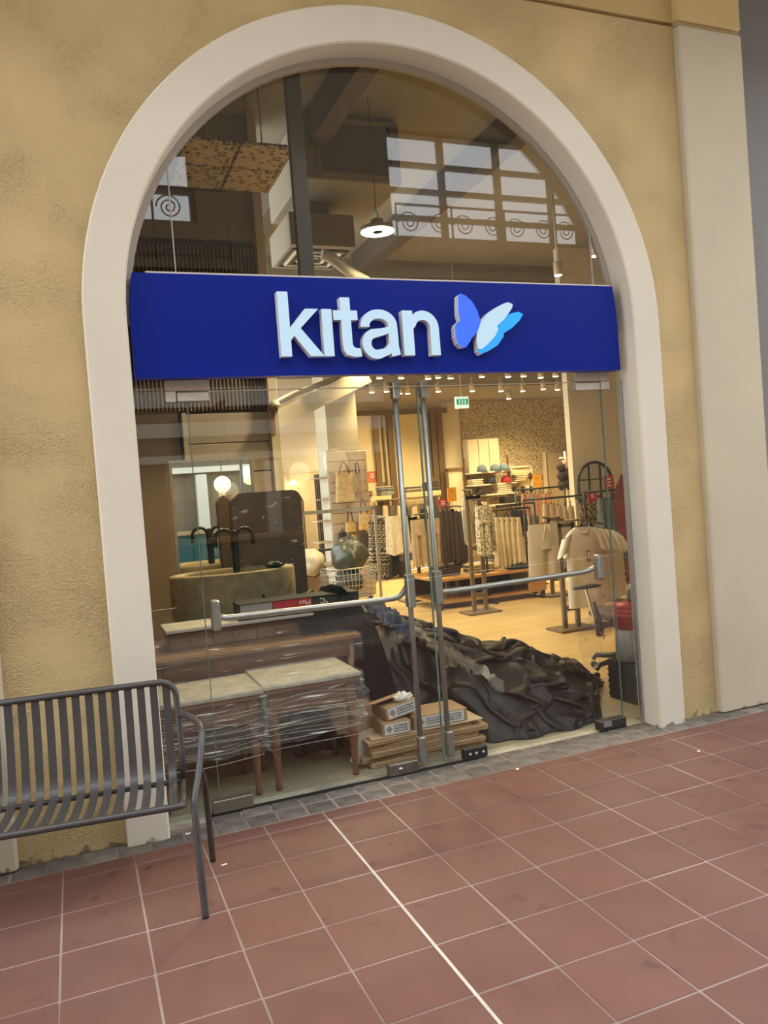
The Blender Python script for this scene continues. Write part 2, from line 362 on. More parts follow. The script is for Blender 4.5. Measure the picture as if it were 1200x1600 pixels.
PL = MB().box((0, 0, -0.010), (1.998, 0.198, 0.020), bev=0.0015).mesh('plank', M_PLANK)
npl = 0
for j in range(50):
    y = 0.55+0.2*j
    if y > 10.6: break
    for i in range(-1, 6):
        x = 0.9+2.0*i+(j*0.73 % 2.0)
        if x < -0.6 or x > 12.5: continue
        link(PL, 'plank', base, (x, y, 0.0)); npl += 1
o = MB().box((AX, 0.405, -0.008), (2.92, 0.09, 0.014)).build('trim_6', mat('stone_sill', (0.40, 0.36, 0.28), rough=0.6, var=0.25, scale=6)); struct(o, 'pale stone sill under the glass doors')
o = MB().box((1.45, 0.352, 0.004), (1.55, 0.016, 0.016)).build('trim_7', mat('black_rubber_strip', (0.012, 0.011, 0.010), rough=0.6)); struct(o, 'black floor strip under the left door leaf')
ZC = 4.95
def wallbox(name, c, d, m, label): return struct(MB().box(c, d).build(name, m), label)
wallbox('wall_back', (6.0, 10.65, 2.5), (13.0, 0.2, 5.0), M_IW, 'cream back wall of the shop')
wallbox('wall_left', (0.30, 1.9, 2.5), (0.2, 2.96, 5.0), M_BROWNW, 'brown side wall inside the entrance')
wallbox('wall_side', (12.3, 5.5, 2.5), (0.2, 10.2, 5.0), M_IW, 'cream side wall of the shop')
wallbox('wall_inner', (8.0, 0.55, 2.5), (8.4, 0.16, 5.0), M_IW, 'inner face of the shopfront wall')
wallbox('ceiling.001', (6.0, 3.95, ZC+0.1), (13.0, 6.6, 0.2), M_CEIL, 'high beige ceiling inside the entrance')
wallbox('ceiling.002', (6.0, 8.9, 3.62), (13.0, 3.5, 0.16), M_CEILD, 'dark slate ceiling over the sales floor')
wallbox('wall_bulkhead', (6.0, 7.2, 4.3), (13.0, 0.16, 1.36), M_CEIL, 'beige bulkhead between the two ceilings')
# ================================================================== OPPOSITE SIDE OF THE STREET (seen mirrored in the glass)
YO = -8.28
M_FAC = mat('opposite_facade', (0.13, 0.10, 0.065), rough=0.85, var=0.08, scale=0.6)
M_FRAME = mat('bronze_window_frame', (0.07, 0.05, 0.035), rough=0.5)
fac = thing('building', 'tan building across the street with tall barred windows', 'building', (3.0, YO, 0))
def holes_wall(x0, x1, z0, z1, holes, y, t, name, m, parent):
    """wall made of blocks around rectangular openings"""
    b = MB(); xs = sorted({x0, x1, *[h[0] for h in holes], *[h[1] for h in holes]}); zs = sorted({z0, z1, *[h[2] for h in holes], *[h[3] for h in holes]})
    for xa, xb in zip(xs[:-1], xs[1:]):
        for za, zb in zip(zs[:-1], zs[1:]):
            cx, cz = (xa+xb)/2, (za+zb)/2
            if any(h[0] < cx < h[1] and h[2] < cz < h[3] for h in holes): continue
            b.box((cx, y, cz), (xb-xa, t, zb-za))
    return b.build(name, m, parent)
HX = 3.0
holes_wall(-16-HX, 20-HX, 0, 8.7, [(5.70-HX, 9.75-HX, 5.95, 7.85), (0.6-HX, 2.36-HX, 6.0, 7.2)], -0.2, 0.4, 'wall', M_FAC, fac)
def window_frame(xs, zs, y=-0.2):
    w = MB()
    w = w.box(((xs[0]+xs[-1])/2-HX, y, zs[0]), (xs[-1]-xs[0]+.14, .16, .14)).build('window_frame', M_FRAME, fac)
    for x in xs: MB().box((x-HX, y, (zs[0]+zs[-1])/2), (0.10, 0.12, zs[-1]-zs[0])).build('mullion', M_FRAME, w)
    for z in zs[1:]: MB().box(((xs[0]+xs[-1])/2-HX, y, z), (xs[-1]-xs[0]+.1, 0.10, 0.08)).build('glazing_bar', M_FRAME, w)
window_frame([5.70, 6.80, 7.95, 9.10, 9.72], [5.95, 6.36, 6.84, 7.30, 7.85]); window_frame([0.62, 2.33], [6.0, 6.55, 7.2])
def scroll(cx, cz, r, turns=2.2, s=1, ph=0):
    return [(cx+s*r*(1-t*.85)*math.cos(ph+turns*2*PI*t), 0, cz+r*(1-t*.85)*math.sin(ph+turns*2*PI*t)) for t in [i/40 for i in range(41)]]
def balcony(x0, x1, z0, z1, y, label):
    t = thing('balcony_railing', label, 'railing', ((x0+x1)/2, y, z0)); w = x1-x0; h = z1-z0
    MB().tube([(-w/2, 0, h), (w/2, 0, h)], .022).build('top_rail', M_FRAME, t); MB().tube([(-w/2, 0, .06), (w/2, 0, .06)], .018).build('bottom_rail', M_FRAME, t)
    n = max(2, int(round(w/0.95)))
    for i in range(n+1): MB().tube([(-w/2+w*i/n, 0, 0), (-w/2+w*i/n, 0, h)], .018).build('post', M_FRAME, t)
    for i in range(n):
        c = -w/2+w*(i+.5)/n; q = w/n/4
        for s in (-1, 1):
            MB().tube(scroll(c+s*q*1.1, h*.72, .19, s=s), .011, n=5).build('scroll', M_FRAME, t); MB().tube(scroll(c+s*q*1.1, h*.28, .19, s=-s, ph=PI), .011, n=5).build('scroll', M_FRAME, t)
    MB().box((0, -.30, -.08), (w+.2, .62, .12)).build('ledge', M_FAC, t)
balcony(5.5, 9.6, 5.22, 6.28, YO+0.62, 'wrought iron balcony railing with spiral scrolls below the wide windows'); balcony(0.5, 2.7, 5.25, 6.3, YO+0.62, 'short wrought iron balcony railing below the narrow window')
VM = 4.76-YO   # virtual depth of the facade in the tall mirror
def vis(px, py): p = at(px, py, VM); return p.x, max(p.z, .02)
M_TEAL = mat('teal_counter_front', (0.012, 0.06, 0.062), rough=.5); M_PALEB = mat('pale_fascia', (0.55, 0.52, 0.45), rough=.6); M_OAK = mat('oak_pillar', (0.30, 0.19, 0.09), rough=.6)
CX = vis(330, 800)[0]+.3
cafe = thing('cafe_counter', 'teal cafe counter with an oak top across the street', 'counter', (CX, YO+.75, 0)); MB().box((0, 0, .5), (3.2, .5, 1.0)).build('front', M_TEAL, cafe); MB().box((0, 0, 1.03), (3.3, .6, .06)).build('worktop', M_OAK, cafe)
for k in range(9): MB().box((-1.5+.375*k, .256, .5), (.02, .012, .94)).build('batten', M_TEAL, cafe)
for z, h in ((2.75, .22), (2.30, .12), (3.25, .30)): MB().box((CX-HX, .06, z), (4.2, .1, h)).build('fascia_board', M_PALEB, fac)
for dx in (-1.5, .05, 1.5): MB().box((CX-HX+dx, .08, 1.1), (.22, .14, 2.2)).build('shop_pier', M_OAK if dx < 0 else M_PALEB, fac)
for k, (dx, z, r) in enumerate(((-.75, 1.75, .13), (.35, 1.95, .17), (.95, 2.1, .2))):
    gl_ = thing('globe_pendant', ('smallest', 'middle', 'largest')[k]+' glowing globe pendant in front of the cafe across the street', 'lamp', (CX+dx, YO+.7, z)); MB().lathe([(0, -r)]+[(r*math.cos(a), r*math.sin(a)) for a in [-PI/2+PI*i/12 for i in range(1, 12)]]+[(0, r)], 20).build('globe', mat('globe_glow', (1, .8, .5), emit=1.6, ecol=(1, .78, .42)), gl_); MB().tube([(0, 0, r), (0, 0, 3.1-z)], .01, n=5).build('cord', M_FRAME, gl_); MB().box((0, -.3, 3.1-z), (.06, .7, .05)).build('bracket', M_FRAME, gl_)
o = MB().box((2.0, -6.6, -0.07), (36, 3.4, 0.12)).build('floor.003', mat('street_paving', (0.12, 0.085, 0.065), rough=0.9)); struct(o, 'paving on the far side of the street')

# ================================================================== GLASS FRONT
GY = 0.36
M_GL = glass_mat('shop_glass'); M_GLE = mat('glass_edge_green', (0.10, 0.16, 0.13), rough=0.2)
M_STEEL = mat('brushed_steel', (0.42, 0.41, 0.40), rough=0.38, metal=0.85, var=0.12, scale=30, stretch=(1, 1, 12))
M_PATCH = mat('patch_fitting_steel', (0.44, 0.40, 0.34), rough=0.5, metal=0.3, var=0.1, scale=40)
M_BLACKM = mat('black_metal', (0.015, 0.014, 0.013), rough=0.45)
def glass_pane(x0, x1, z0, z1, name='pane', parent=None):
    return MB().box(((x0+x1)/2, GY, (z0+z1)/2), (x1-x0, 0.010, z1-z0)).build(name, M_GL, parent)
def edge_strip(x, z0, z1, parent): return MB().box((x, GY, (z0+z1)/2), (0.004, 0.011, z1-z0)).build('glass_edge', M_GLE, parent)
# arched transom pane
b = MB(); n = 48; A = arc(AX, AZ, 1.452, PI, 0, n); zb = 2.145
poly = [(AX+1.452, zb)]+list(reversed(A))+[(AX-1.452, zb)]
o = b.prism(poly, GY-.005, GY+.005).build('window_1', M_GL); struct(o, 'large arched glass transom above and behind the blue sign')
for x in (0.735, 3.228):
    z1 = AZ+math.sqrt(1.452**2-(x-AX)**2); MB().box((x, GY, (2.7+z1)/2), (0.006, 0.012, z1-2.7)).build('glass_joint', mat('glass_joint_silicone', (0.35, 0.33, 0.29), rough=0.4), o)
# sidelights
for k, (x0, x1) in enumerate(((0.478, 0.738), (3.232, 3.384))):
    w = struct(glass_pane(x0, x1, 0.01, 2.14, 'window_%d' % (k+2)), ('narrow glass sidelight beside the left door leaf', 'narrow glass sidelight beside the right door leaf')[k])
    if k == 1: edge_strip(x0-.001, .02, 2.14, w); MB().box((3.379, GY, 1.07), (0.014, 0.03, 2.14)).build('frame_channel', M_STEEL, w)
    else: edge_strip(x1+.001, .02, 2.14, w)
def rod(x):           # vertical rod of the exit device, with end and centre housings
    p = MB().tube([(x, .415, .03), (x, .415, 2.17)], .0155, n=12); return p
def door(name, x0, x1, xrod, xb, label):
    root = struct(glass_pane(x0, x1, 0.018, 2.132, name), label)
    edge_strip(xrod+(.113 if xrod < 2 else -.063), .02, 2.13, root)
    MB().box(((x0+x1)/2, GY, 2.136), (x1-x0, 0.011, 0.005)).build('glass_edge', mat('glass_edge_pale', (0.55, 0.55, 0.45), rough=0.3), root)
    ro = rod(xrod).build('vertical_rod', M_STEEL, root)
    for z, h, wd in ((2.12, .10, .042), (1.0, .19, .045), (.10, .15, .042)):
        MB().box((xrod, .405, z), (wd, .055, h), bev=.006).build('rod_housing', M_STEEL, ro)
    s = 1 if xb > xrod else -1
    bar = smooth_pts([(xrod+s*.005, .44, 1.02), (xrod+s*.03, .47, .965), (xrod+s*.10, .475, .955), (xrod+s*.5, .475, .962), (xb-s*.12, .475, .968), (xb-s*.04, .465, .972), (xb, .43, 1.0)])
    br = MB().tube(bar, .0165, n=12).build('push_bar', M_STEEL, root)
    MB().box((xb, .405, 1.0), (.045, .06, .155), bev=.008).build('bar_bracket', M_STEEL, br)
    return root
d1 = door('door_1', 0.742, 1.996, 1.885, 0.80, 'left glass door leaf with steel push bar'); d2 = door('door_2', 2.004, 3.228, 2.057, 3.165, 'right glass door leaf with steel push bar')
# patch fittings: top pivots in two pieces, bottom pivots
def patch(parent, name, x0, x1, z0, z1, m=M_PATCH, t=.045): return MB().box(((x0+x1)/2, GY, (z0+z1)/2), (x1-x0, t, z1-z0), bev=.003).build(name, m, parent)
patch(d1, 'patch_fitting', .690, .845, 2.085, 2.130); pt = patch(d1, 'patch_fitting', .633, .848, 2.137, 2.192); patch(d1, 'patch_fitting', .633, .684, 2.082, 2.137)
patch(d2, 'patch_fitting', 3.040, 3.215, 2.085, 2.130); patch(d2, 'patch_fitting', 3.040, 3.285, 2.137, 2.192); patch(d2, 'patch_fitting', 3.221, 3.285, 2.085, 2.137)
patch(d1, 'patch_fitting', .70, .905, .012, .075, mat('dull_bronze_patch', (0.20, 0.17, 0.13), rough=0.4, metal=0.6)); 
q = patch(d1, 'patch_fitting', 1.655, 1.83, .008, .07, mat('worn_steel_patch', (0.17, 0.15, 0.13), rough=0.35, metal=0.7, var=.3, scale=20)); MB().lathe([(.0, 0), (.012, 0), (.012, .004), (.0, .006)], 10, (0, 0, 0)).build('screw', M_STEEL, q).matrix_local = Matrix.Translation((1.72, GY-.024, .04))@Matrix.Rotation(PI/2, 4, 'X')
q = patch(d2, 'patch_fitting', 2.115, 2.265, .008, .07, M_BLACKM)
for x in (2.15, 2.19, 2.235): MB().lathe([(.0, 0), (.011, 0), (.009, .004), (.0, .005)], 10).build('screw', M_STEEL, q).matrix_local = Matrix.Translation((x, GY-.024, .037))@Matrix.Rotation(PI/2, 4, 'X')
q = patch(d2, 'patch_fitting', 3.04, 3.235, .008, .065, mat('dark_patch_cover', (0.05, 0.05, 0.05), rough=0.35, metal=.5), t=.06)
MB().box((3.09, GY-.034, .045), (.06, .006, .03)).build('cover_plate', M_STEEL, q)

# ================================================================== BLUE SIGN
M_BLUE = mat('sign_blue', (0.002, 0.012, 0.155), rough=0.30, spec=0.18, emit=0.06, ecol=(0.0, 0.02, 0.62))
M_LET = mat('letter_face_lit', (0.30, 0.43, 0.53), rough=0.5, spec=.2, emit=0.36, ecol=(0.66, 0.86, 1.0))
M_RET = mat('letter_return_grey', (0.62, 0.60, 0.60), rough=0.45)
sign = thing('shop_sign', 'wide glossy blue shop sign with raised white letters and a butterfly', 'sign', (AX, 0.27, 2.19))
sx0 = 0.497; SZ0, SZ1 = 2.193, 2.697
def sx_lim(z, s):
    dz = max(0.0, z-AZ+.02); return AX+s*(math.sqrt(RI**2-dz*dz)-.022)
zs = [SZ0+(SZ1-SZ0)*i/16 for i in range(17)]
poly = [(sx_lim(z, 1)-AX-.045, z-2.19) for z in zs]+[(sx_lim(z, -1)-AX, z-2.19) for z in reversed(zs)]
MB().prism(poly, 0.0, 0.07).build('panel', M_BLUE, sign)
MB().box((0.0, 0.035, SZ1-2.19+.004), (2.70, .07, .008)).build('top_edge', mat('sign_top_edge', (0.5, 0.45, 0.42), rough=0.5), sign)
SF = 0.222            # world Y of letter fronts
def flat_letter(name, polys, m, label=None, y0=SF, y1=0.2695):
    """extruded lit letter made from photo-measured outlines on the sign plane; polys: list of (outline, ...) loops in sign metres"""
    b = MB()
    for kk, pl in enumerate(polys):
        n = len(pl); y0 = y0-.0004*(kk > 0)
        b.cur = 0; b.add([(x-AX, y0-.27, z-2.19) for x, z in pl], [tuple(range(n))])
        b.cur = 1; vs = [(x-AX, y0-.27, z-2.19) for x, z in pl]+[(x-AX, y1-.27, z-2.19) for x, z in pl]
        b.add(vs, [(i, (i+1) % n, n+(i+1) % n, n+i) for i in range(n)])
    if '|' in name: name, ch_ = name.split('|'); label = 'raised white letter '+ch_
    o = b.build(name, (m, M_RET), sign)
    if label: tag(o, label)
    return o
# letter metrics on the sign plane
BZ, XH, KT = 2.283, 2.520, 2.612
def P(px, py): p = at(px, py, SF); return (p.x, p.z)
def ribbon(pts, w, closed=False):
    """constant-width stroke outline in the sign plane, cut into quads"""
    out = []; L = []; R_ = []
    for i, (x, z) in enumerate(pts):
        a = pts[max(0, i-1)]; c = pts[min(len(pts)-1, i+1)]; dx, dz = c[0]-a[0], c[1]-a[1]; l = math.hypot(dx, dz) or 1
        ww = w[i] if isinstance(w, list) else w
        L.append((x-dz/l*ww/2, z+dx/l*ww/2)); R_.append((x+dz/l*ww/2, z-dx/l*ww/2))
    return [L+list(reversed(R_))]
def rect(x0, x1, z0, z1): return [(x0, z0), (x1, z0), (x1, z1), (x0, z1)]
def X(px, py=515): return P(px, py)[0]
BZ, XH, KT = P(560, 556)[1], P(560, 483.5)[1], P(442, 455.5)[1]
xk = X(437); st = X(453.5)-xk; xk1 = X(503)-xk
flat_letter('letter|k', [rect(xk, xk+st, BZ, KT), [(xk+st-.002, BZ+.078), (xk+st+.030, BZ+.118), (xk+xk1-.012, XH), (xk+xk1-.082, XH), (xk+st-.002, BZ+.142)], [(xk+st+.016, BZ+.108), (xk+xk1-.068, BZ), (xk+xk1+.004, BZ), (xk+st+.056, BZ+.142)]], M_LET)
xi = X(504.5)
flat_letter('letter|i', [rect(xi, X(520), BZ, XH)], M_LET)
xt, xt1 = X(534.5), X(549.5); tw = xt1-xt
tt = [(xt, P(530, 464.5)[1]), (xt1, P(530, 464.5)[1]), (xt1, BZ+.068)]+[(xt1+.024-.024*math.cos(a), BZ+.066-.026*math.sin(a)) for a in [i*PI/2/6 for i in range(7)]][1:]+[(X(561.5), BZ+.040), (X(563), BZ-.003), (xt1+.012, BZ-.006), (xt+.020, BZ+.004), (xt+.004, BZ+.028), (xt, BZ+.065)]
flat_letter('letter|t', [tt, rect(X(522.5), X(560), P(540, 500)[1], P(540, 485)[1])], M_LET)
xa, xa1 = X(564.5), X(624.5); aw_ = xa1-xa
def ell(cx, cz, rx, rz, a0, a1, n): return [(cx+rx*math.cos(a0+(a1-a0)*i/n), cz+rz*math.sin(a0+(a1-a0)*i/n)) for i in range(n+1)]
hh = XH-BZ; sw = .048
top = ell(xa+aw_*.47, BZ+hh*.655, aw_*.36, hh*.255, math.radians(186), math.radians(0), 18)+[(xa+aw_*.83, BZ+hh*.45), (xa+aw_*.83, BZ+hh*.2), (xa+aw_*.87, BZ)]
bowl = [(xa+aw_*.82, BZ+hh*.585), (xa+aw_*.55, BZ+hh*.525)]+ell(xa+aw_*.37, BZ+hh*.265, aw_*.245, hh*.235, math.radians(115), math.radians(285), 14)+[(xa+aw_*.66, BZ+hh*.10), (xa+aw_*.80, BZ+hh*.27)]
flat_letter('letter|a', ribbon(top, [sw]*19+[.052, .052, .052])+ribbon(bowl, [.030, .038]+[sw]*15+[.040, .032]), M_LET)
xn, xn1 = X(630), X(686); nw = xn1-xn; sn = X(646)-xn
narch = [(xn+sn*.7, BZ+hh*.58)]+ell(xn+nw*.56, BZ+hh*.60, nw*.44-.026, hh*.40-.026, math.radians(160), 0, 14)+[(xn1-.026, BZ+hh*.3), (xn1-.026, BZ)]
flat_letter('letter|n', [rect(xn, xn+sn, BZ, XH-.002)]+ribbon(narch, [.026]+[.044]*4+[.050]*11+[.053, .053]), M_LET)
def C8(L): return [P(680+x/7.5, 440+y/7.5) for x, y in L]
def scallop(L, seg, n, amp):
    """add small scallops along the outline segment indices"""
    out = []
    for i, (x, z) in enumerate(L):
        out.append((x, z))
        if i in seg:
            x2, z2 = L[(i+1) % len(L)]; dx, dz = x2-x, z2-z
            for k in range(1, n*2):
                t = k/(n*2); s = amp if k % 2 else 0
                out.append((x+dx*t+dz*s, z+dz*t-dx*s))
    return out
M_B1 = mat('wing_blue_lit', (0.03, 0.09, 0.6), rough=0.4, spec=.2, emit=0.62, ecol=(0.05, 0.155, 1.0)); M_B2 = mat('wing_pale_lit', (0.30, 0.43, 0.53), rough=0.5, spec=.2, emit=0.36, ecol=(0.66, 0.85, 1.0)); M_B3 = mat('wing_sky_blue_lit', (0.02, 0.2, 0.6), rough=0.4, spec=.2, emit=0.62, ecol=(0.03, 0.36, 1.0))
lw = C8([(270, 165), (300, 140), (350, 160), (430, 230), (490, 330), (535, 470), (490, 600), (430, 660), (405, 715), (370, 765), (310, 775), (260, 730), (232, 650), (228, 560), (240, 500), (292, 455), (272, 380), (268, 260)])
rw = C8([(535, 465), (620, 370), (720, 300), (800, 258), (850, 243), (905, 265), (900, 305), (860, 370), (800, 450), (720, 520), (738, 560), (700, 640), (620, 730), (540, 795), (500, 785), (487, 700), (490, 610)])
bw = C8([(835, 398), (900, 368), (980, 353), (1033, 380), (990, 455), (900, 545), (810, 600), (803, 655), (740, 745), (650, 805), (540, 855), (505, 815), (498, 770), (540, 790), (620, 725), (700, 635), (735, 560), (722, 522), (800, 445)])
flat_letter('butterfly_wing', [scallop(lw, (8, 10, 11, 12), 2, .12)], M_B1, 'royal blue left butterfly wing')
flat_letter('butterfly_wing', [scallop(bw, (6, 7, 8, 9), 3, .10)], M_B3, 'sky blue lower right butterfly wing', y0=SF+.002)
flat_letter('butterfly_wing', [rw], M_B2, 'pale upper right butterfly wing', y0=SF-.003)

# ================================================================== BENCH
M_BEN = mat('charcoal_powder_coat', (0.040, 0.037, 0.036), rough=0.42, var=0.12, scale=14)
bx = thing('bench', 'charcoal metal slat bench standing left of the shop doors', 'bench', (0.51, -0.13, 0), -0.115)
BL = 1.72            # length to the left
def slat_profile():
    pts = [(0, 0.0, .812), (0, -.004, .72), (0, -.020, .60), (0, -.036, .52), (0, -.046, .465), (0, -.066, .425), (0, -.105, .402), (0, -.17, .396), (0, -.30, .402), (0, -.40, .418), (0, -.437, .424)]
    return smooth_pts(pts, 2)
pr = slat_profile()
def slat_mesh():
    b = MB(); w, t = .0315, .005; N = len(pr); vs = []
    for i, p in enumerate(pr):
        a = pr[max(0, i-1)]; c = pr[min(N-1, i+1)]; d = (c-a).normalized(); nrm = Vector((0, -d.z, d.y))
        for sx, sn in ((-1, -1), (1, -1), (1, 1), (-1, 1)): vs.append(p+Vector((sx*w/2, 0, 0))+nrm*(sn*t/2))
    fs = [(i*4+k, i*4+(k+1) % 4, i*4+4+(k+1) % 4, i*4+4+k) for i in range(N-1) for k in range(4)]
    return b.add(vs, fs, False).mesh('slat', M_BEN)
SM = slat_mesh()
for i in range(32): link(SM, 'slat', bx, (-.030-.0527*i, 0, 0))
R_B = .0135
# closed back/seat loop at each end joined by rails
fr = smooth_pts([(-BL+.02, 0, .815), (-BL*.5, 0, .815), (-.035, 0, .815), (.010, 0, .813), (.018, -.003, .78), (.016, -.012, .65), (.012, -.034, .50), (.006, -.055, .40)], 2)
MB().tube([(-BL, 0, .815), (-.06, 0, .815)]+[(-.06+.07*math.sin(a), 0, .745+.07*math.cos(a)) for a in [i*PI/2/8 for i in range(9)]][1:]+[(.013, -.010, .64), (.016, -.030, .52), (.012, -.052, .40)], R_B, n=10).build('back_frame', M_BEN, bx)
MB().tube([(-BL, -.437, .424), (.0, -.437, .424), (.012, -.430, .428)], R_B, n=10).build('front_rail', M_BEN, bx)
MB().tube([(-BL, -.052, .392), (.018, -.052, .392)], R_B*.85, n=10).build('rear_rail', M_BEN, bx)
MB().tube([(.012, -.052, .395), (.012, -.25, .392), (.010, -.437, .424)], R_B*.8, n=8).build('side_rail', M_BEN, bx)
arm = smooth_pts([(.015, -.005, .665), (.045, -.05, .672), (.085, -.16, .668), (.100, -.235, .662), (.104, -.27, .645), (.080, -.34, .52), (.052, -.405, .43), (.050, -.425, .37), (.055, -.46, .15), (.058, -.482, 0.0)], 2)
MB().tube(arm, R_B, n=10).build('leg', M_BEN, bx)
MB().tube(smooth_pts([(.085, -.33, .515), (.095, -.20, .44), (.100, -.06, .36), (.108, -.005, .0)], 2), R_B, n=10).build('leg', M_BEN, bx)
MB().tube(smooth_pts([(-BL, -.005, .665), (-BL-.07, -.16, .668), (-BL-.09, -.27, .645), (-BL-.04, -.405, .43), (-BL-.045, -.482, 0)], 2), R_B, n=10).build('leg', M_BEN, bx)
MB().tube([(-BL-.07, -.25, .47), (-BL-.09, -.06, .36), (-BL-.10, -.005, .0)], R_B, n=10).build('leg', M_BEN, bx)
# litter on the tiles
def litter(px, py, kind, col, label):
    p = onfloor(px, py); b = MB(); rr = random.Random(px)
    if kind == 'stub': b.tube([(-.013, 0, .004), (.013, .003, .004)], .0038, n=8)
    else:
        b.grid(lambda u_, v_: ((u_-.5)*.022+rr.uniform(-.003, .003), (v_-.5)*.016+rr.uniform(-.003, .003), .0015+abs(u_-.5)*.010+rr.uniform(0, .002)), 4, 3)
    o = b.build('litter' if kind != 'stub' else 'cigarette_stub', mat('litter_'+kind, col, rough=0.8), loc=(p.x, p.y, 0)); tag(o, label, 'litter')
litter(350, 1353, 'stub', (0.75, 0.70, 0.62), 'white cigarette stub on the tiles by the bench leg'); litter(294, 1304, 'paper', (0.8, 0.78, 0.72), 'crumpled white paper scrap by the left jamb')
litter(150, 1404, 'leaf', (0.12, 0.06, 0.03), 'dry leaf scrap on the tiles below the bench seat'); litter(233, 1356, 'leaf', (0.4, 0.3, 0.2), 'small tan leaf scrap near the dark pavers'); litter(1091, 1175, 'paper', (0.8, 0.78, 0.72), 'white paper scrap on the tiles before the right jamb'); litter(808, 1203, 'paper', (0.8, 0.78, 0.72), 'white paper scrap on the tiles before the right door leaf')
# ================================================================== GOODS STORED INSIDE THE DOOR
M_WOODR = mat('reddish_brown_wood', (0.16, 0.062, 0.032), rough=0.4, var=0.25, scale=6, stretch=(1, 1, .25))
M_WOODB = mat('mid_brown_wood', (0.22, 0.105, 0.045), rough=0.42, var=0.25, scale=5, stretch=(.3, 3, 3))
M_WOODL = mat('light_brown_wood', (0.33, 0.19, 0.08), rough=0.5, var=0.2, scale=5, stretch=(.3, 3, 3))
M_FOAM = mat('dusty_foam_sheet', (0.42, 0.38, 0.31), rough=0.8, var=0.2, scale=14, bump=0.4, bscale=90)
M_FILM = film_mat('stretch_film', dens=0.30, scale=7, stretch=(.6, .6, 5)); M_FILM2 = film_mat('stretch_film_dense', dens=0.55, scale=10, stretch=(.5, .5, 6)); M_FILMC = film_mat('crumpled_clear_film', dens=0.36, scale=11, stretch=(1, 1, 1))
M_STRAND = mat('film_strand_white', (0.55, 0.52, 0.48), rough=.25)
M_KNOB = mat('turned_knob_wood', (0.19, 0.085, 0.04), rough=0.35)
def turned_leg(x, y, h, r=.026):
    return MB().lathe([(r*.55, 0), (r*.75, .02), (r*.55, .045), (r*.62, .06), (r*.95, h*.55), (r*1.08, h*.72), (r*.7, h*.78), (r*.95, h*.80), (r*.95, h)], 14, (x, y, 0))
def wrapped_table(x0, x1, y0, y1, H, label, seed):
    t = thing('side_table', label, 'table', ((x0+x1)/2, (y0+y1)/2, 0)); w, d = x1-x0, y1-y0
    for sx in (-1, 1):
        for sy in (-1, 1):
            turned_leg(sx*(w/2-.035), sy*(d/2-.035), H-.15).build('leg', M_WOODR, t); MB().box((sx*(w/2-.035), sy*(d/2-.035), H-.09), (.05, .05, .14)).build('leg_block', M_WOODR, t)
    for sy in (-1, 1): MB().box((0, sy*(d/2-.032), H-.085), (w-.09, .022, .11)).build('apron', M_WOODR, t)
    for sx in (-1, 1): MB().box((sx*(w/2-.032), 0, H-.085), (.022, d-.09, .11)).build('apron', M_WOODR, t)
    MB().box((0, 0, H-.012), (w+.03, d+.03, .024), bev=.005).build('tabletop', M_WOODR, t)
    MB().box((0, 0, H+.014), (w+.045, d+.045, .028), bev=.007).build('foam_cover', M_FOAM, t)
    rr = random.Random(seed)
    def wrap(hw, hd, z0, z1, name, m, sag):
        def fn(u_, v_):
            a = u_*4; k = int(a) % 4; f = a-int(a)
            cs = [(-1, -1), (1, -1), (1, 1), (-1, 1)]; c0 = cs[k]; c1 = cs[(k+1) % 4]
            x = (c0[0]+(c1[0]-c0[0])*f)*hw; y = (c0[1]+(c1[1]-c0[1])*f)*hd
            pin = 1-sag*math.sin(PI*f)*(1-v_)
            nz = noise.noise(Vector((x*9+seed, y*9, v_*7)))*.010
            return (x*pin+nz*(abs(c0[1]-c1[1]) > 0), y*pin+nz, z0+(z1-z0)*v_+noise.noise(Vector((x*6, y*6, seed)))*.035*(1-v_))
        return MB().grid(fn, 64, 14).build(name, m, t, fix=False)
    wrap(w/2+.030, d/2+.030, H-.30, H+.035, 'plastic_wrap', M_FILM2, .03); wrap(w/2+.036, d/2+.036, H-.22, H-.02, 'plastic_wrap', M_FILM, .02)
    MB().grid(lambda u_, v_: ((u_-.5)*(w+.06), (v_-.5)*(d+.06), H+.032+noise.noise(Vector((u_*9, v_*9, seed)))*.008), 18, 18).build('plastic_wrap', M_FILM, t, fix=False)
    for k in range(13):   # taut strands of film running round the legs
        zz = H-.27+.018*k-.05*(k % 3 == 0); e_ = .022+.004*(k % 4); sg_ = rr.uniform(-.02, .02)
        lp = []
        cs = [(-1, -1), (1, -1), (1, 1), (-1, 1)]
        for q in range(4):
            c0, c1 = cs[q], cs[(q+1) % 4]
            for i in range(6): f_ = i/6; lp.append(((c0[0]+(c1[0]-c0[0])*f_)*(w/2+e_-.02), (c0[1]+(c1[1]-c0[1])*f_)*(d/2+e_-.02), zz+sg_*math.sin(PI*f_)+.03*noise.noise(Vector((q+f_, k*.7, seed)))))
        MB().tube(lp, rr.uniform(.0008, .0020), n=4, closed=True).build('film_strand', M_STRAND, t)
    # a gathered tail of film
    q = [(w/2+.035+.02*math.sin(i*1.3+seed), -d/2-.01+.02*math.cos(i*.9), H+.02-.032*i) for i in range(9)]
    MB().tube(smooth_pts(q, 1), [.010+.006*math.sin(i*2.1) for i in range(len(smooth_pts(q, 1)))], n=6).build('film_tail', M_FILM2, t)
    return t
wrapped_table(1.045, 1.555, .475, .925, .555, 'film-wrapped red-brown side table nearest the stacked cartons', 3)
wrapped_table(0.46, 1.005, .475, .90, .545, 'film-wrapped red-brown side table behind the bench end', 8)
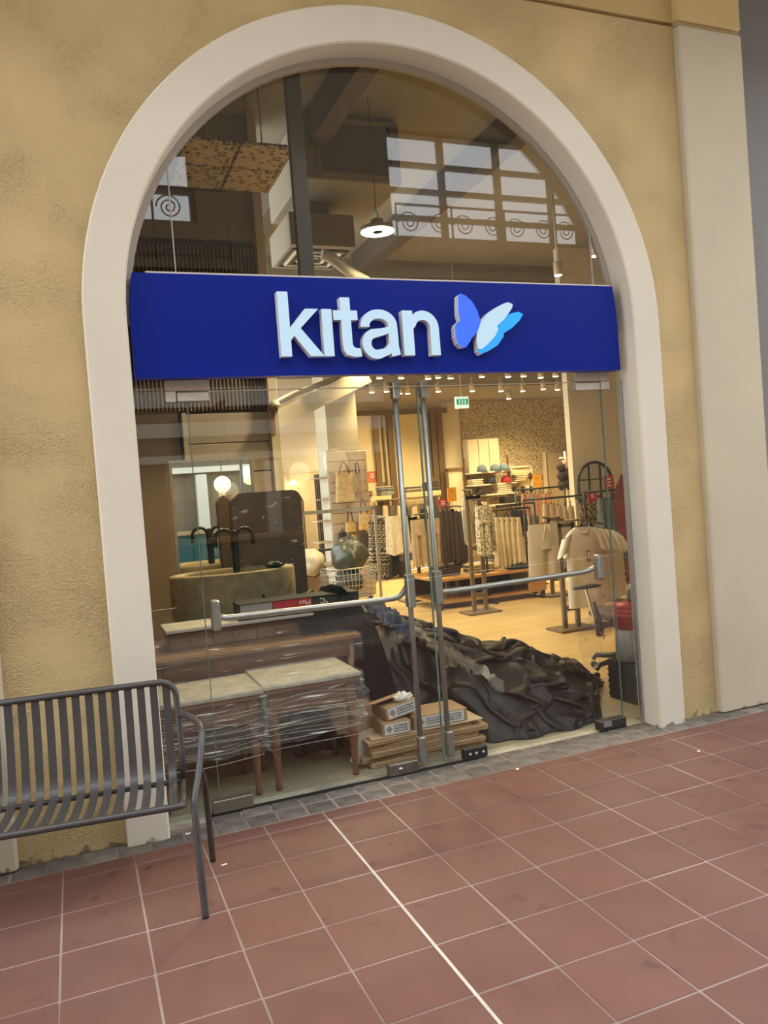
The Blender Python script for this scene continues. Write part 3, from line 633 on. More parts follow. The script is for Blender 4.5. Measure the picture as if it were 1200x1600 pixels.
# writing desk with a drawer hutch
dk = thing('writing_desk', 'dusty brown writing desk with a low drawer hutch under film', 'desk', (1.13, 1.25, 0))
DZ = .70
MB().box((0, 0, DZ-.018), (1.28, .56, .036), bev=.008).build('desktop', M_WOODB, dk)
for sx in (-1, 1):
    for sy in (-1, 1): MB().tube([(sx*.58, sy*.22, 0), (sx*.58, sy*.22, DZ-.03)], [.018, .028], n=12).build('leg', M_WOODB, dk)
MB().box((0, -.235, DZ-.085), (1.16, .02, .10)).build('apron', M_WOODR, dk); MB().box((0, .235, DZ-.085), (1.16, .02, .10)).build('apron', M_WOODR, dk)
hu = MB().box((-.05, .12, DZ+.055), (.88, .26, .11)).build('hutch', M_WOODB, dk)
for i, x in enumerate((-.36, -.10, .17)):
    dr = MB().box((x, -.014, DZ+.053), (.255, .014, .092), bev=.003).build('drawer', M_WOODR, dk)
    MB().lathe([(0, 0), (.010, .0), (.007, .012), (.014, .022), (.009, .03), (0, .032)], 12).build('knob', M_KNOB, dr).matrix_local = Matrix.Translation((x, -.022, DZ+.055))@Matrix.Rotation(PI/2, 4, 'X')
MB().box((-.05, .10, DZ+.121), (.92, .32, .022), bev=.004).build('hutch_top', mat('dusty_grey_board', (0.50, 0.46, 0.40), rough=.7, var=.15, scale=10), dk)
MB().grid(lambda u_, v_: (-.64+1.28*u_, -.285+.27*v_, DZ+.006+.030*max(0, noise.noise(Vector((u_*14, v_*8, 2))))+(.07*max(0, v_-.62)/.38)), 40, 16).build('plastic_wrap', M_FILMC, dk, fix=False)
MB().grid(lambda u_, v_: (-.645+1.29*u_, -.288+.004*noise.noise(Vector((u_*20, v_*5, 1))), DZ-.16+.165*v_+.02*noise.noise(Vector((u_*8, 3, 1)))*(1-v_)), 40, 8).build('plastic_wrap', M_FILM2, dk, fix=False)
# long product carton lying on the hutch, printed upside down
def text_mesh(body, size, m, name, parent, loc, rot, ext=0.0004):
    cu = bpy.data.curves.new(name, 'FONT'); cu.body = body; cu.size = size; cu.extrude = ext; cu.align_x = 'CENTER'; cu.align_y = 'CENTER'
    ob = bpy.data.objects.new('tmp_text', cu); COL.objects.link(ob)
    dg = bpy.context.evaluated_depsgraph_get(); me = bpy.data.meshes.new_from_object(ob.evaluated_get(dg)); bpy.data.objects.remove(ob)
    me.materials.clear(); me.materials.append(m)
    o = link(me, name, parent, loc); o.rotation_euler = rot; return o
cb = thing('product_carton', 'long flat black and red carton lying upside down on the desk hutch', 'carton', (1.46, 1.30, .833), -.03)
M_BLK = mat('black_card', (0.012, 0.011, 0.011), rough=.5); M_RED = mat('red_print', (0.42, 0.02, 0.025), rough=.5); M_GRY = mat('grey_print', (0.30, 0.29, 0.28), rough=.5); M_WHT = mat('white_print', (0.8, 0.8, 0.78), rough=.5)
MB().box((0, 0, .05), (.78, .22, .10)).build('box', M_BLK, cb)
MB().box((-.28, -.111, .068), (.20, .002, .052)).build('grey_panel', M_GRY, cb); MB().box((-.05, -.111, .068), (.25, .002, .052)).build('red_panel', M_RED, cb)
text_mesh('Max', .045, M_WHT, 'lettering', cb, (.03, -.1125, .069), (PI/2, PI, 0)); text_mesh('°C', .05, M_WHT, 'lettering', cb, (.155, -.1125, .069), (PI/2, PI, 0))
# ---- black tarpaulin heap
M_TARP = mat('black_tarpaulin', (0.013, 0.011, 0.0095), rough=0.52, var=0.3, scale=5, bump=.3, bscale=34, spec=.38)
def ridge(x):
    K = [(1.25, .80), (1.6, .80), (1.95, .70), (2.3, .56), (2.7, .42), (3.1, .30), (3.4, .22), (3.62, .12), (3.72, .02), (3.80, 0)]
    for (a, za), (c, zc) in zip(K[:-1], K[1:]):
        if x <= c: t = max(0, (x-a)/(c-a)); return za+(zc-za)*t
    return 0
def front_edge(x):
    K = [(1.25, 1.0), (1.7, .98), (2.25, .97), (2.40, .56), (2.6, .49), (2.9, .48), (3.1, .51), (3.25, .62), (3.4, .85), (3.6, 1.12), (3.80, 1.3)]
    for (a, za), (c, zc) in zip(K[:-1], K[1:]):
        if x <= c: t = max(0, (x-a)/(c-a)); return za+(zc-za)*t
    return K[-1][1]
def back_edge(x): return 1.95-.12*max(0, x-2.6)-.30*max(0, x-3.2)
def rid(p): return 1-2*abs(noise.noise(p))
def tarp_sim():
    """let an oversized sheet settle over the hidden pile so it buckles into real folds (position-based cloth)"""
    import numpy as np
    rs = np.random.RandomState(4); sp = .0295; NU, NV = 132, 96
    U, V = np.meshgrid(np.linspace(0, 1, NU), np.linspace(0, 1, NV))
    fe = np.vectorize(front_edge); be = np.vectorize(back_edge); rg = np.vectorize(ridge)
    def mound(x, y):
        f, bk = fe(x), be(x); v = np.clip((y-f)/(bk-f), -.2, 1.2)
        s = np.where(v > .55, 1-np.abs((v-.55)/.5)**2.2, 1-np.abs((v-.55)/.55)**2.0)
        lump = .05*np.sin(x*7.1+y*4)*np.sin(y*6.3-x*2.2)
        return np.maximum(0.006, (rg(x)*1.10+lump*(rg(x) > .1))*np.clip(s, 0, 1))
    X = 1.30+2.42*U; F, B = fe(X), be(X); Y = F+(B-F)*V
    Z = mound(X, Y)+.05
    for k, a in ((4.0, .05), (8.0, .05), (15.0, .03)):
        ph = rs.rand(4)*6; Z += a*np.sin(X*k+Y*k*.8+ph[0]+1.5*np.sin(Y*k*.6+ph[1]))*np.sin(Y*k*1.3-X*k*.4+ph[2])
    P = np.stack([X, Y, np.maximum(Z, .02)], -1)+rs.normal(0, .004, (NV, NU, 3)); Q = P.copy()
    def con(A, i0, i1, rest, k):
        a = A[i0]; b2 = A[i1]; d_ = b2-a; l = np.sqrt((d_*d_).sum(-1, keepdims=True))+1e-9; c2 = d_*(.5*k*(l-rest)/l); A[i0] = a+c2; A[i1] = b2-c2
    s_ = slice; al = s_(None)
    G = []
    for o in (0, 1):
        G += [((al, s_(o, -1, 2)), (al, s_(o+1, None, 2)), sp, 1.0), ((s_(o, -1, 2), al), (s_(o+1, None, 2), al), sp, 1.0)]
    for o in (0, 1):
        G += [((s_(o, -1, 2), s_(0, -1)), (s_(o+1, None, 2), s_(1, None)), sp*2**.5, .45), ((s_(o, -1, 2), s_(1, None)), (s_(o+1, None, 2), s_(0, -1)), sp*2**.5, .45)]
    for o in range(4):
        G += [((al, s_(o, -2, 4)), (al, s_(o+2, None, 4)), sp*2, .07), ((s_(o, -2, 4), al), (s_(o+2, None, 4), al), sp*2, .07)]
    def cut(idx, n):  # trim paired slices to equal length
        return idx
    lim = lambda A, i0, i1: (min(A[i0].shape[0], A[i1].shape[0]), min(A[i0].shape[1], A[i1].shape[1]))
    pairs = []
    I = np.arange(NU*NV).reshape(NV, NU)
    for i0, i1, r, k in G:
        a, b2 = I[i0], I[i1]; m0, m1 = min(a.shape[0], b2.shape[0]), min(a.shape[1], b2.shape[1]); pairs.append((a[:m0, :m1].ravel(), b2[:m0, :m1].ravel(), r, k))
    P = P.reshape(-1, 3); Q = Q.reshape(-1, 3); pin = I[0]; PX = P[pin, 0].copy(); PY = np.maximum(.48, fe(PX)-.02)+.02*np.sin(PX*23)
    for st_i in range(110):
        vel = (P-Q)*.93; Q = P.copy(); P = P+vel; P[:, 2] -= .0016
        for it in range(7):
            for a, b2, r, k in pairs: con(P, a, b2, r, k)
        P[:, 0] = np.clip(P[:, 0], 1.28, 3.76)
        if st_i % 3 == 0 or st_i > 100: H_m = mound(P[:, 0], P[:, 1]); lo = np.maximum(.475, fe(P[:, 0])-.03)
        P[:, 1] = np.clip(P[:, 1], lo, 2.3)
        hit = P[:, 2] < H_m
        P[pin, 0] = PX; P[pin, 1] = PY; P[pin, 2] = .008
        P[hit, 2] = H_m[hit]; P[hit, :2] = Q[hit, :2]+(P[hit, :2]-Q[hit, :2])*.35
    P[:, 2] = np.maximum(P[:, 2], .005)
    fs = [(j*NU+i, j*NU+i+1, (j+1)*NU+i+1, (j+1)*NU+i) for j in range(NV-1) for i in range(NU-1)]
    return [tuple(map(float, p)) for p in P], fs
tp = thing('tarpaulin', 'big crumpled black tarpaulin heaped on the floor behind the doors', 'tarpaulin')
_tv, _tf = tarp_sim(); ts = MB().add(_tv, _tf, True).build('sheet', M_TARP, tp, fix=False)
sb = ts.modifiers.new('soft', 'SUBSURF'); sb.levels = 1; sb.render_levels = 1
def drape(u_, v_):   # part hanging over the desk end
    x = 1.44+.46*u_; y = 1.02+.5*v_
    e0 = min(1, max(0, (u_-.40)/.18)); top = .838+.115*e0*e0*(3-2*e0); K = top if v_ > .45 else top-(1-v_/.45)**1.2*(top-.29)
    sl = max(0, u_-.55)/.45
    z = K-(sl**1.6)*.34+(.25+.75*e0)*(rid(Vector((x*7, y*2.2, 4)))*.028+noise.noise(Vector((x*11, y*5, 2)))*.012)
    return (x+.10*(1-v_)*u_+.03*noise.noise(Vector((y*4, x*3, 1))), y-.10*(1-v_)*(.4+u_), z)
MB().grid(drape, 50, 60).build('hanging_fold', mat('black_tarpaulin_shaded', (0.0065, 0.006, 0.0055), rough=0.75, bump=.2, bscale=30, spec=.12), tp, fix=False)  # darker copy of the same tarpaulin, shade put into its colour
from mathutils.kdtree import KDTree
_kd = KDTree(len(_tv))
for _i, _p in enumerate(_tv): _kd.insert((_p[0], _p[1], 0), _i)
_kd.balance()
def tarp_z(x, y): return max(_tv[i][2] for _, i, _d in _kd.find_n((x, y, 0), 6))
def on_tarp(px, py):
    Y = .5
    while Y < 2.3:
        q = at(px, py, Y)
        if 1.3 < q.x < 3.75 and Y > front_edge(q.x)-.03 and q.z <= tarp_z(q.x, q.y)+.01: return q
        Y += .01
    return at(px, py, 1.4)
# blue sheet and clear plastic tangled in the heap
def sheet(name, label, cat, A, B, wid, m, amp, seed, nu=60, nv=16, lift=.02):
    """band of crumpled sheet following a path lying on top of the tarpaulin"""
    path = smooth_pts(A, 2)
    def fn(u_, v_):
        k = u_*(len(path)-1); i = min(int(k), len(path)-2); f = k-i; p = path[i].lerp(path[i+1], f); d = (path[i+1]-path[i]).normalized()
        nrm = Vector((-d.y, d.x, 0)).normalized(); ww = wid*(1 if B is None else B(u_))
        q = p+nrm*ww*(v_-.5); q = Vector((q.x, q.y, tarp_z(q.x, q.y)))
        return q+Vector((noise.noise(q*6+Vector((seed, 0, 0)))*amp, noise.noise(q*6+Vector((0, seed, 0)))*amp, rid(q*5+Vector((0, 0, seed)))*amp*.9+lift))
    o = MB().grid(fn, nu, nv).build(name, m, fix=False); return tag(o, label, cat)
sheet('blue_sheet', 'crumpled navy blue sheet on the tarpaulin beside the left door rod', 'sheet', [on_tarp(572, 962), on_tarp(592, 972), on_tarp(615, 985), on_tarp(640, 1000)], lambda u_: 1-.5*u_, .26, mat('navy_sheet', (0.005, 0.017, 0.065), rough=.6, spec=.25), .05, 3, lift=.055)
sheet('clear_plastic_strip', 'long twisted strip of clear plastic film across the tarpaulin', 'plastic', [on_tarp(590, 1030), on_tarp(625, 1012), on_tarp(645, 1004), on_tarp(670, 1012), on_tarp(700, 1030), on_tarp(745, 1060), on_tarp(788, 1092)], lambda u_: .8+.35*math.sin(u_*9), .05, film_mat('dusty_film', dens=1.7, scale=5, stretch=(1, 1, 1), tint=(.62, .54, .40)), .03, 5, lift=.045)
for i, (px, py, s) in enumerate(((578, 995, .06), (592, 990, .05), (563, 1012, .05))):
    c = at(px, py, 1.3); rr = random.Random(i)
    o = MB().grid(lambda u_, v_: Vector((math.cos(u_*2*PI)*math.sin(v_*PI), math.sin(u_*2*PI)*math.sin(v_*PI), math.cos(v_*PI)))*s*(1+.35*noise.noise(Vector((u_*7, v_*7, i*3)))), 18, 12).build('crumpled_paper', mat('kraft_paper', (0.42, 0.25, 0.13), rough=.8), loc=c, fix=False)
    tag(o, ('crumpled brown paper wad beside the desk end', 'smaller brown paper wad nearest the tarpaulin', 'lower brown paper wad beneath the desk end')[i], 'paper')
# ---- flattened cartons and label boxes
M_CARD = mat('corrugated_card', (0.36, 0.22, 0.115), rough=.8, var=.14, scale=5, rnd=.12)
M_CARDT = mat('pale_card_sheet', (0.48, 0.36, 0.24), rough=.8, var=.1, scale=5)
M_LAB = mat('white_label', (0.66, 0.63, 0.62), rough=.6); M_INK = mat('label_ink', (0.05, 0.05, 0.07), rough=.6); M_DIA = mat('label_diamond', (0.27, 0.25, 0.24), rough=.6)
z = .001; specs = [(.74, .44, .032, 1.98, .755, .04), (.78, .47, .030, 1.97, .76, -.03), (.70, .44, .034, 1.96, .74, .05), (.76, .48, .032, 2.0, .765, -.02), (.68, .42, .026, 1.93, .74, .06), (.72, .46, .010, 1.99, .76, .0)]
labs = ['bottom flattened carton of the stack behind the door leaves', 'second flattened carton from the floor in the stack', 'third flattened carton from the floor in the stack', 'fourth flattened carton from the floor in the stack', 'fifth flattened carton from the floor in the stack', 'thin pale card sheet topping the flattened carton stack']
for (w, d, h, x, y, r), lb in zip(specs, labs):
    t = thing('flattened_carton', lb, 'carton', (x, y, z), r, 'flattened cartons in the stack')
    MB().box((0, 0, h*.5), (w, d, h), bev=.004).build('board', M_CARDT if h < .02 else M_CARD, t)
    if h > .02: MB().box((0, -d/2-.0006, h*.5), (w*.92, .001, h*.12)).build('fold_line', mat('card_shadow_fold', (0.20, 0.115, 0.055), rough=.9), t)
    z += h+.0005
ZT = z
def label_box(x, y, zb, w, d, h, rz, tilt, label, front=1.0):
    t = thing('label_box', label, 'carton', (x, y, zb), rz, 'small cartons with white labels'); t.rotation_euler.y = tilt
    MB().box((0, 0, h/2), (w, d, h), bev=.003).build('box', M_CARD, t)
    lw_ = w*.86*front; lx = -w*.43+lw_/2
    lb_ = MB().box((lx, -d/2-.001, h/2), (lw_, .0016, h*.82)).build('label', M_LAB, t); 
    b = MB(); s = h*.28; b.prism([(lx-lw_/2+s*1.3-s, h/2), (lx-lw_/2+s*1.3, h/2+s), (lx-lw_/2+s*1.3+s, h/2), (lx-lw_/2+s*1.3, h/2-s)], -d/2-.0026, -d/2-.0018); b.build('diamond_mark', M_DIA, lb_)
    b = MB(); rr = random.Random(int(x*1000)); xx = lx-lw_/2+s*2.9
    while xx < lx+lw_/2-.01:
        for zz in (.30, .50, .70): b.box((xx, -d/2-.0022, h*zz), (.0075*rr.uniform(.5, 1), .0008, h*.14))
        xx += .0105
    b.build('printed_rows', M_INK, lb_)
    return t
label_box(1.795, .615, ZT, .175, .17, .075, -.02, .0, 'label box at the left front of the carton stack')
label_box(2.08, .655, ZT, .35, .22, .075, -.01, .0, 'wide label box behind the door rods on the carton stack')
lt = label_box(1.84, .66, ZT+.090, .21, .19, .078, .10, -.13, 'torn open label box tilted on top of the others')
MB().box((-.04, .02, .092), (.22, .15, .003), rot=Matrix.Rotation(-.25, 3, 'X')).build('flap', M_CARD, lt)
t = tag(MB().grid(lambda u_, v_: Vector((math.cos(u_*2*PI)*math.sin(v_*PI)*.055, math.sin(u_*2*PI)*math.sin(v_*PI)*.04, math.cos(v_*PI)*.026+.02))*(1+.5*noise.noise(Vector((u_*11, v_*9, 1)))), 26, 14).build('packing_paper', mat('white_packing', (0.78, 0.75, 0.70), rough=.8), loc=(1.87, .61, ZT+.165), fix=False), 'ball of white packing material in the torn box', 'packing')
t = MB().box((0, 0, .13), (.10, .006, .17), rot=Matrix.Rotation(.45, 3, 'Y')).build('cardboard_tag', mat('tag_grey', (0.5, 0.47, 0.43), rough=.7), loc=(1.60, .60, -.03)); tag(t, 'grey printed tag leaning between table leg and cartons', 'tag')
# flattened box leaning behind
o = MB().box((0, 0, .0), (.46, .36, .012), rot=Matrix.Rotation(.62, 3, 'X')@Matrix.Rotation(.25, 3, 'Y')).build('carton_sheet', mat('brown_card_sheet', (0.30, 0.17, 0.09), rough=.8, var=.1), loc=(1.70, .86, .245)); tag(o, 'open brown carton sheet leaning against the table by the label boxes', 'carton')
# ---- stone basin on a cabinet, faucet, mirror, wrapped panel
M_STONE = mat('beige_stone', (0.34, 0.27, 0.15), rough=.75, var=.22, scale=16, detail=6, bump=.25, bscale=70)
bs = thing('stone_basin', 'round beige stone basin with a thick rim behind the desk', 'basin', (1.17, 1.86, .79))
MB().lathe([(.30, 0), (.425, .0), (.435, .02), (.435, .29), (.425, .305), (.365, .305), (.350, .29), (.335, .12), (.20, .07), (0, .07)], 48, (0, 0, 0), sy=.62).build('bowl', M_STONE, bs)
MB().box((0, 0, -.40), (.80, .46, .78), bev=.01).build('stand', M_WOODB, bs)
M_FAU = mat('matt_black_faucet', (0.012, 0.011, 0.010), rough=.35, metal=.3)
fa = thing('faucet', 'matt black double gooseneck faucet on the stone basin', 'faucet', (1.205, 1.90, 1.03), .1)
MB().lathe([(.035, 0), (.037, .03), (.022, .05), (.019, .33), (.017, .34), (0, .345)], 14).build('stem', M_FAU, fa)
for s in (-1, 1):
    pts = [(s*.012, 0, .06), (s*.014, 0, .22)]+[(s*(.075-.061*math.cos(a)), 0, .29+.062*math.sin(a)) for a in [PI*i/12 for i in range(13)]]+[(s*.136, 0, .235)]
    MB().tube(pts, .014, n=10).build('spout', M_FAU, fa)
o = MB().grid(lambda u_, v_: Vector((math.cos(u_*2*PI)*math.sin(v_*PI)*.07, math.sin(u_*2*PI)*math.sin(v_*PI)*.03, math.cos(v_*PI)*.02+.015))*(1+.5*noise.noise(Vector((u_*8, v_*7, 4)))), 18, 10).build('black_glove', mat('black_rubber', (0.012, 0.012, 0.012), rough=.6), loc=(1.43, 1.70, 1.10), fix=False); tag(o, 'crumpled black glove on the basin rim', 'glove')
mr_ = thing('tall_mirror', 'rectangular mirror with a thin pale frame behind the faucet', 'mirror', (1.165, 2.38, 0), .024); M_MIR = mat('mirror_silver', (0.86, 0.88, 0.87), rough=.01, metal=1.0)
Mtilt = Matrix.Rotation(.02, 3, 'Z')
MB().box((0, 0, .955), (.60, .012, 1.87)).build('mirror_glass', M_MIR, mr_)
M_MFR = mat('pale_frame', (0.52, 0.48, 0.38), rough=.4)
for x in (-.305, .305): MB().box((x, .0, .955), (.022, .035, 1.91)).build('frame_rail', M_MFR, mr_)
for z in (.011, 1.90): MB().box((0, .0, z), (.60, .035, .022)).build('frame_rail', M_MFR, mr_)
wp = thing('padded_panel', 'tall brown upholstered panel wrapped in shiny film behind the basin', 'panel', (1.50, 2.14, 0), .06)
def rbox(hw, hh, hd, r, cx, cz, n=8):
    pl = []
    for sx, sz, a0 in ((1, -1, -PI/2), (1, 1, 0), (-1, 1, PI/2), (-1, -1, PI)):
        pl += [(cx+sx*(hw-r)+r*math.cos(a0+PI/2*i/n), cz+sz*(hh-r)+r*math.sin(a0+PI/2*i/n)) for i in range(n+1)]
    return pl
MB().prism(rbox(.265, .81, .05, .07, 0, .82), -.055, .055).build('upholstery', mat('brown_upholstery', (0.125, 0.075, 0.045), rough=.7, var=.18, scale=8, bump=.3, bscale=60), wp)
MB().grid(lambda u_, v_: (-.275+.55*u_, -.062-.012*abs(noise.noise(Vector((u_*6, v_*14, 2)))), .02+1.62*v_), 30, 60).build('plastic_wrap', film_mat('panel_film', dens=.42, scale=13, stretch=(.7, 1, 2.0)), wp, fix=False)
MB().grid(lambda u_, v_: (.268+.012*abs(noise.noise(Vector((u_*6, v_*14, 2)))), -.06+.12*u_, .02+1.62*v_), 6, 50).build('plastic_wrap', M_FILM2, wp, fix=False)
# ---- right hand jumble: office chair, drum, wrapped crate, plastic bag
ch = thing('office_chair', 'black office chair with one chrome-posted armrest near the right door edge', 'chair', (4.14, 1.42, 0), 0)
M_PLS = mat('black_plastic', (0.014, 0.013, 0.013), rough=.45); M_CHR = mat('chrome', (0.62, 0.60, 0.56), rough=.18, metal=1)
for k in range(5):
    a = PI+.05+k*2*PI/5; dx, dy = math.cos(a), math.sin(a)
    lg = MB().tube([(dx*.03, dy*.03, .13), (dx*.30, dy*.30, .105), (dx*.33, dy*.33, .07)], [.028, .020, .018], n=8).build('base_leg', M_PLS, ch)
    MB().lathe([(0, -.011), (.026, -.011), (.026, .011), (0, .011)], 14).build('caster', M_PLS, lg).matrix_local = Matrix.Translation((dx*.33, dy*.33, .027))@Matrix.Rotation(PI/2, 4, 'X')
MB().tube([(0, 0, .12), (0, 0, .42)], .026, n=12).build('gas_column', M_CHR, ch)
MB().box((.02, 0, .47), (.46, .46, .08), bev=.03).build('seat', M_PLS, ch)
MB().box((.29, 0, .78), (.06, .42, .50), bev=.025).build('backrest', M_PLS, ch)
ar = MB().box((-.27, -.02, .405), (.10, .05, .06), bev=.012).build('arm_bracket', M_PLS, ch)
MB().box((-.10, -.02, .405), (.30, .05, .035)).build('arm_bar', M_PLS, ch)
MB().tube([(-.275, -.02, .33), (-.285, -.02, .45), (-.325, -.02, .60)], [.030, .030, .020], n=10).build('arm_sleeve', M_PLS, ch)
MB().box((-.333, -.02, .585), (.045, .032, .26), rot=Matrix.Rotation(-.24, 3, 'Y'), bev=.006).build('arm_post', M_CHR, ch)
def pad(u_, v_):
    t = u_*2*PI; w = math.sin(v_*PI); return (-.365+.128*math.copysign(abs(math.cos(t))**.7, math.cos(t))*w, -.02+.055*math.sin(t)*w, .722+.020*math.cos(v_*PI)*(1 if v_ < .5 else .8)-.10*(.128*math.cos(t)*w)**2*4)
MB().grid(pad, 24, 10).build('armrest_pad', M_PLS, ch)
bag = tag(MB().grid(lambda u_, v_: Vector((math.cos(u_*2*PI)*(.03+.055*math.sin(v_*PI)**.6), math.sin(u_*2*PI)*(.03+.045*math.sin(v_*PI)**.6), -.40*v_))+Vector((noise.noise(Vector((u_*9, v_*5, 1)))*.02, noise.noise(Vector((u_*9, v_*5, 7)))*.02, 0)), 24, 24).build('plastic_bag', film_mat('clear_bag_film', dens=.34, scale=10, stretch=(1, 1, .4)), loc=(3.74, 1.36, .50), fix=False), 'clear plastic bag hanging from the office chair arm', 'bag')
cr = thing('wrapped_crate', 'black plastic crate wrapped in film on the floor by the right jamb', 'crate', (3.695, .80, 0), .05)
for x in (-.115, .115): MB().box((x, 0, .14), (.012, .26, .27)).build('side_panel', M_PLS, cr)
for y in (-.13, .13):
    MB().box((0, y, .14), (.24, .010, .27)).build('grille_panel', mat('charcoal_crate', (.05, .052, .055), rough=.5, var=.3, scale=30), cr)
    for k in range(6): MB().box((0, y*1.05, .035+.042*k), (.245, .012, .012)).build('rib', M_PLS, cr)
MB().grid(lambda u_, v_: ((-.125+.25*u_), -.145-.012*abs(noise.noise(Vector((u_*9, v_*9, 3)))), .20+.17*v_), 20, 12).build('plastic_wrap', M_FILMC, cr, fix=False)
dm = thing('drum', 'grey drum with a red ribbed top standing on the wrapped crate', 'drum', (3.68, .80, .28))
MB().lathe([(.09, 0), (.108, .0), (.108, .215), (.103, .22)], 32).build('body', mat('grey_plastic', (0.33, 0.31, 0.30), rough=.45, var=.05), dm)
MB().lathe([(.109, .218), (.109, .30), (.114, .305), (.114, .32), (.107, .325), (.112, .335), (.112, .35), (.106, .355), (.112, .365), (.112, .39), (.0, .392)], 32).build('lid', mat('red_plastic', (0.45, 0.022, 0.03), rough=.35), dm)
MB().box((.055, -.0935, .272), (.022, .004, .026), rz=.5).build('white_mark', M_WHT, dm)
sg = thing('tape_gun', 'grey hand tool lying on the red drum lid', 'tool', (3.69, .78, .673), .5)
MB().box((0, 0, .045), (.07, .05, .085), rot=Matrix.Rotation(.3, 3, 'Y'), bev=.012).build('body', mat('dark_grey_plastic', (0.10, 0.10, 0.10), rough=.4), sg); MB().tube([(-.03, 0, .09), (.0, 0, .12), (.04, 0, .105), (.05, 0, .06)], .012, n=8).build('handle', mat('pale_grey_plastic', (0.4, 0.38, 0.36), rough=.4), sg)
MB().box((-.012, -.03, .045), (.018, .003, .018), rot=Matrix.Rotation(.8, 3, 'Y')).build('mark', M_WHT, sg)
rbag = tag(MB().grid(lambda u_, v_: Vector((math.cos(u_*2*PI)*.10*math.sin(v_*PI), math.sin(u_*2*PI)*.08*math.sin(v_*PI), math.cos(v_*PI)*.16))*(1+.28*noise.noise(Vector((u_*8, v_*8, 1)))), 26, 20).build('rolled_bundle', film_mat('red_white_film', dens=.6, scale=9, stretch=(4, 1, 1), tint=(.7, .35, .33)), loc=(3.66, 1.08, .56), fix=False), 'film-wrapped red and white bundle behind the drum', 'bundle')
st_ = tag(MB().box((3.535, .47, .05), (.05, .006, .085)).build('floor_block', mat('pale_blue_block', (0.52, 0.56, 0.58), rough=.5)), 'small pale block at the foot of the right sidelight', 'block')
# ================================================================== SHOP FITTINGS
M_SLATEW = mat('grey_lap_board', (0.42, 0.36, 0.29), rough=.6, var=.05, scale=2); M_FLUTE = mat('fluted_brown_panel', (0.19, 0.14, 0.10), rough=.55)
M_DARKG = mat('dark_joint', (0.03, 0.025, 0.02), rough=.9)
# partition with lap boards and a fluted frieze, left
pw = MB().box((1.13, 3.36, 2.48), (1.50, 0.20, 4.95)).build('wall_partition', M_DARKG); struct(pw, 'grey boarded partition with a fluted frieze inside the entrance')
for k in range(9):
    z0 = 2.352-.262*(k+1)
    MB().box((1.48, 3.245, z0+.131), (.72, .026, .254), bev=.004).build('lap_board', M_SLATEW, pw)
MB().box((1.105, 3.235, 1.18), (.035, .05, 2.36)).build('edge_trim', M_MFR, pw)
FT = MB().box((0, 0, 0), (.0175, .03, 1.42), bev=.004).mesh('flute', M_FLUTE)
for k in range(42): link(FT, 'flute', pw, (.47+.0335*k, 3.245, 3.085))
MB().box((1.13, 3.25, 4.40), (1.50, .03, 1.10)).build('upper_panel', M_CEIL, pw)
MB().box((.80, 3.25, 1.2), (.52, .02, 2.36)).build('side_panel', M_BROWNW, pw)
po = MB().box((1.875, 3.20, 2.48), (.075, .10, 4.95)).build('trim_8', mat('pale_post', (0.55, 0.48, 0.34), rough=.6)); struct(po, 'pale corner post at the end of the partition')
MB().box((1.862, 3.147, 2.24), (.03, .008, .20)).build('red_strip', mat('faded_red', (0.28, 0.11, 0.07), rough=.7), po)
sc = thing('security_camera', 'small white dome camera bracket on top of the corner post', 'camera', (1.88, 3.12, 2.37))
MB().lathe([(.05, 0), (.052, .02), (.03, .06), (0, .07)], 18).build('dome', mat('offwhite_plastic', (0.6, 0.55, 0.45), rough=.4), sc); MB().box((-.015, 0, -.02), (.07, .05, .03)).build('bracket', mat('brown_plastic', (0.2, 0.1, 0.06), rough=.5), sc)
# fitting-room wall with doorway
fw_ = MB(); 
XF0, XF1 = 2.2, 4.75
ow = holes_wall(XF0, XF1, 0, 3.6, [(3.44, 4.12, 0.0, 1.97)], 9.15, .12, 'wall_fitting_room', M_IW, None); struct(ow, 'cream fitting-room wall with a doorway')
tr = MB().box((3.41, 9.07, 1.0), (.05, .05, 2.0)).box((3.78, 9.07, 2.0), (.78, .05, .05)).box((4.14, 9.07, 1.0), (.05, .05, 2.0)).build('trim_9', mat('cream_casing', (0.62, 0.54, 0.38), rough=.6)); struct(tr, 'cream casing round the fitting-room doorway')
struct(MB().box((3.5, 10.2, 1.3), (2.4, .08, 2.6)).build('wall_fitting_back', M_IW), 'back wall of the fitting room')
# curtain
def curtain(x0, x1, y, z0, z1, label, m):
    o = MB().grid(lambda u_, v_: (x0+(x1-x0)*u_, y+.028*math.sin(u_*PI*2*6)*(1-.25*v_), z0+(z1-z0)*v_), 72, 6).build('curtain', m, fix=False)
    md = o.modifiers.new('thick', 'SOLIDIFY'); md.thickness = .004; return tag(o, label, 'curtain')
curtain(3.94, 4.14, 9.02, .05, 1.93, 'grey striped fitting-room curtain pulled to the right', mat('grey_curtain', (0.14, 0.115, 0.10), rough=.9)); curtain(3.40, 3.62, 9.32, .05, 1.55, 'dark curtain inside the fitting room beside the arched mirror', mat('dark_curtain', (0.04, 0.035, 0.03), rough=.9))
am = thing('arched_mirror', 'arched mirror with a thin bronze rim leaning in the fitting room', 'mirror', (3.62, 9.28, 0), 0)
ap = [(-.16, 0.05), (.16, .05)]+arc(0, 1.48, .16, 0, PI, 14)
MB().prism(ap, -.01, .01).build('mirror_glass', M_MIR, am); MB().tube([(x, -.012, z) for x, z in ap], .014, n=6, closed=True).build('rim', mat('bronze_rim', (0.2, 0.13, 0.06), rough=.4, metal=.6), am)
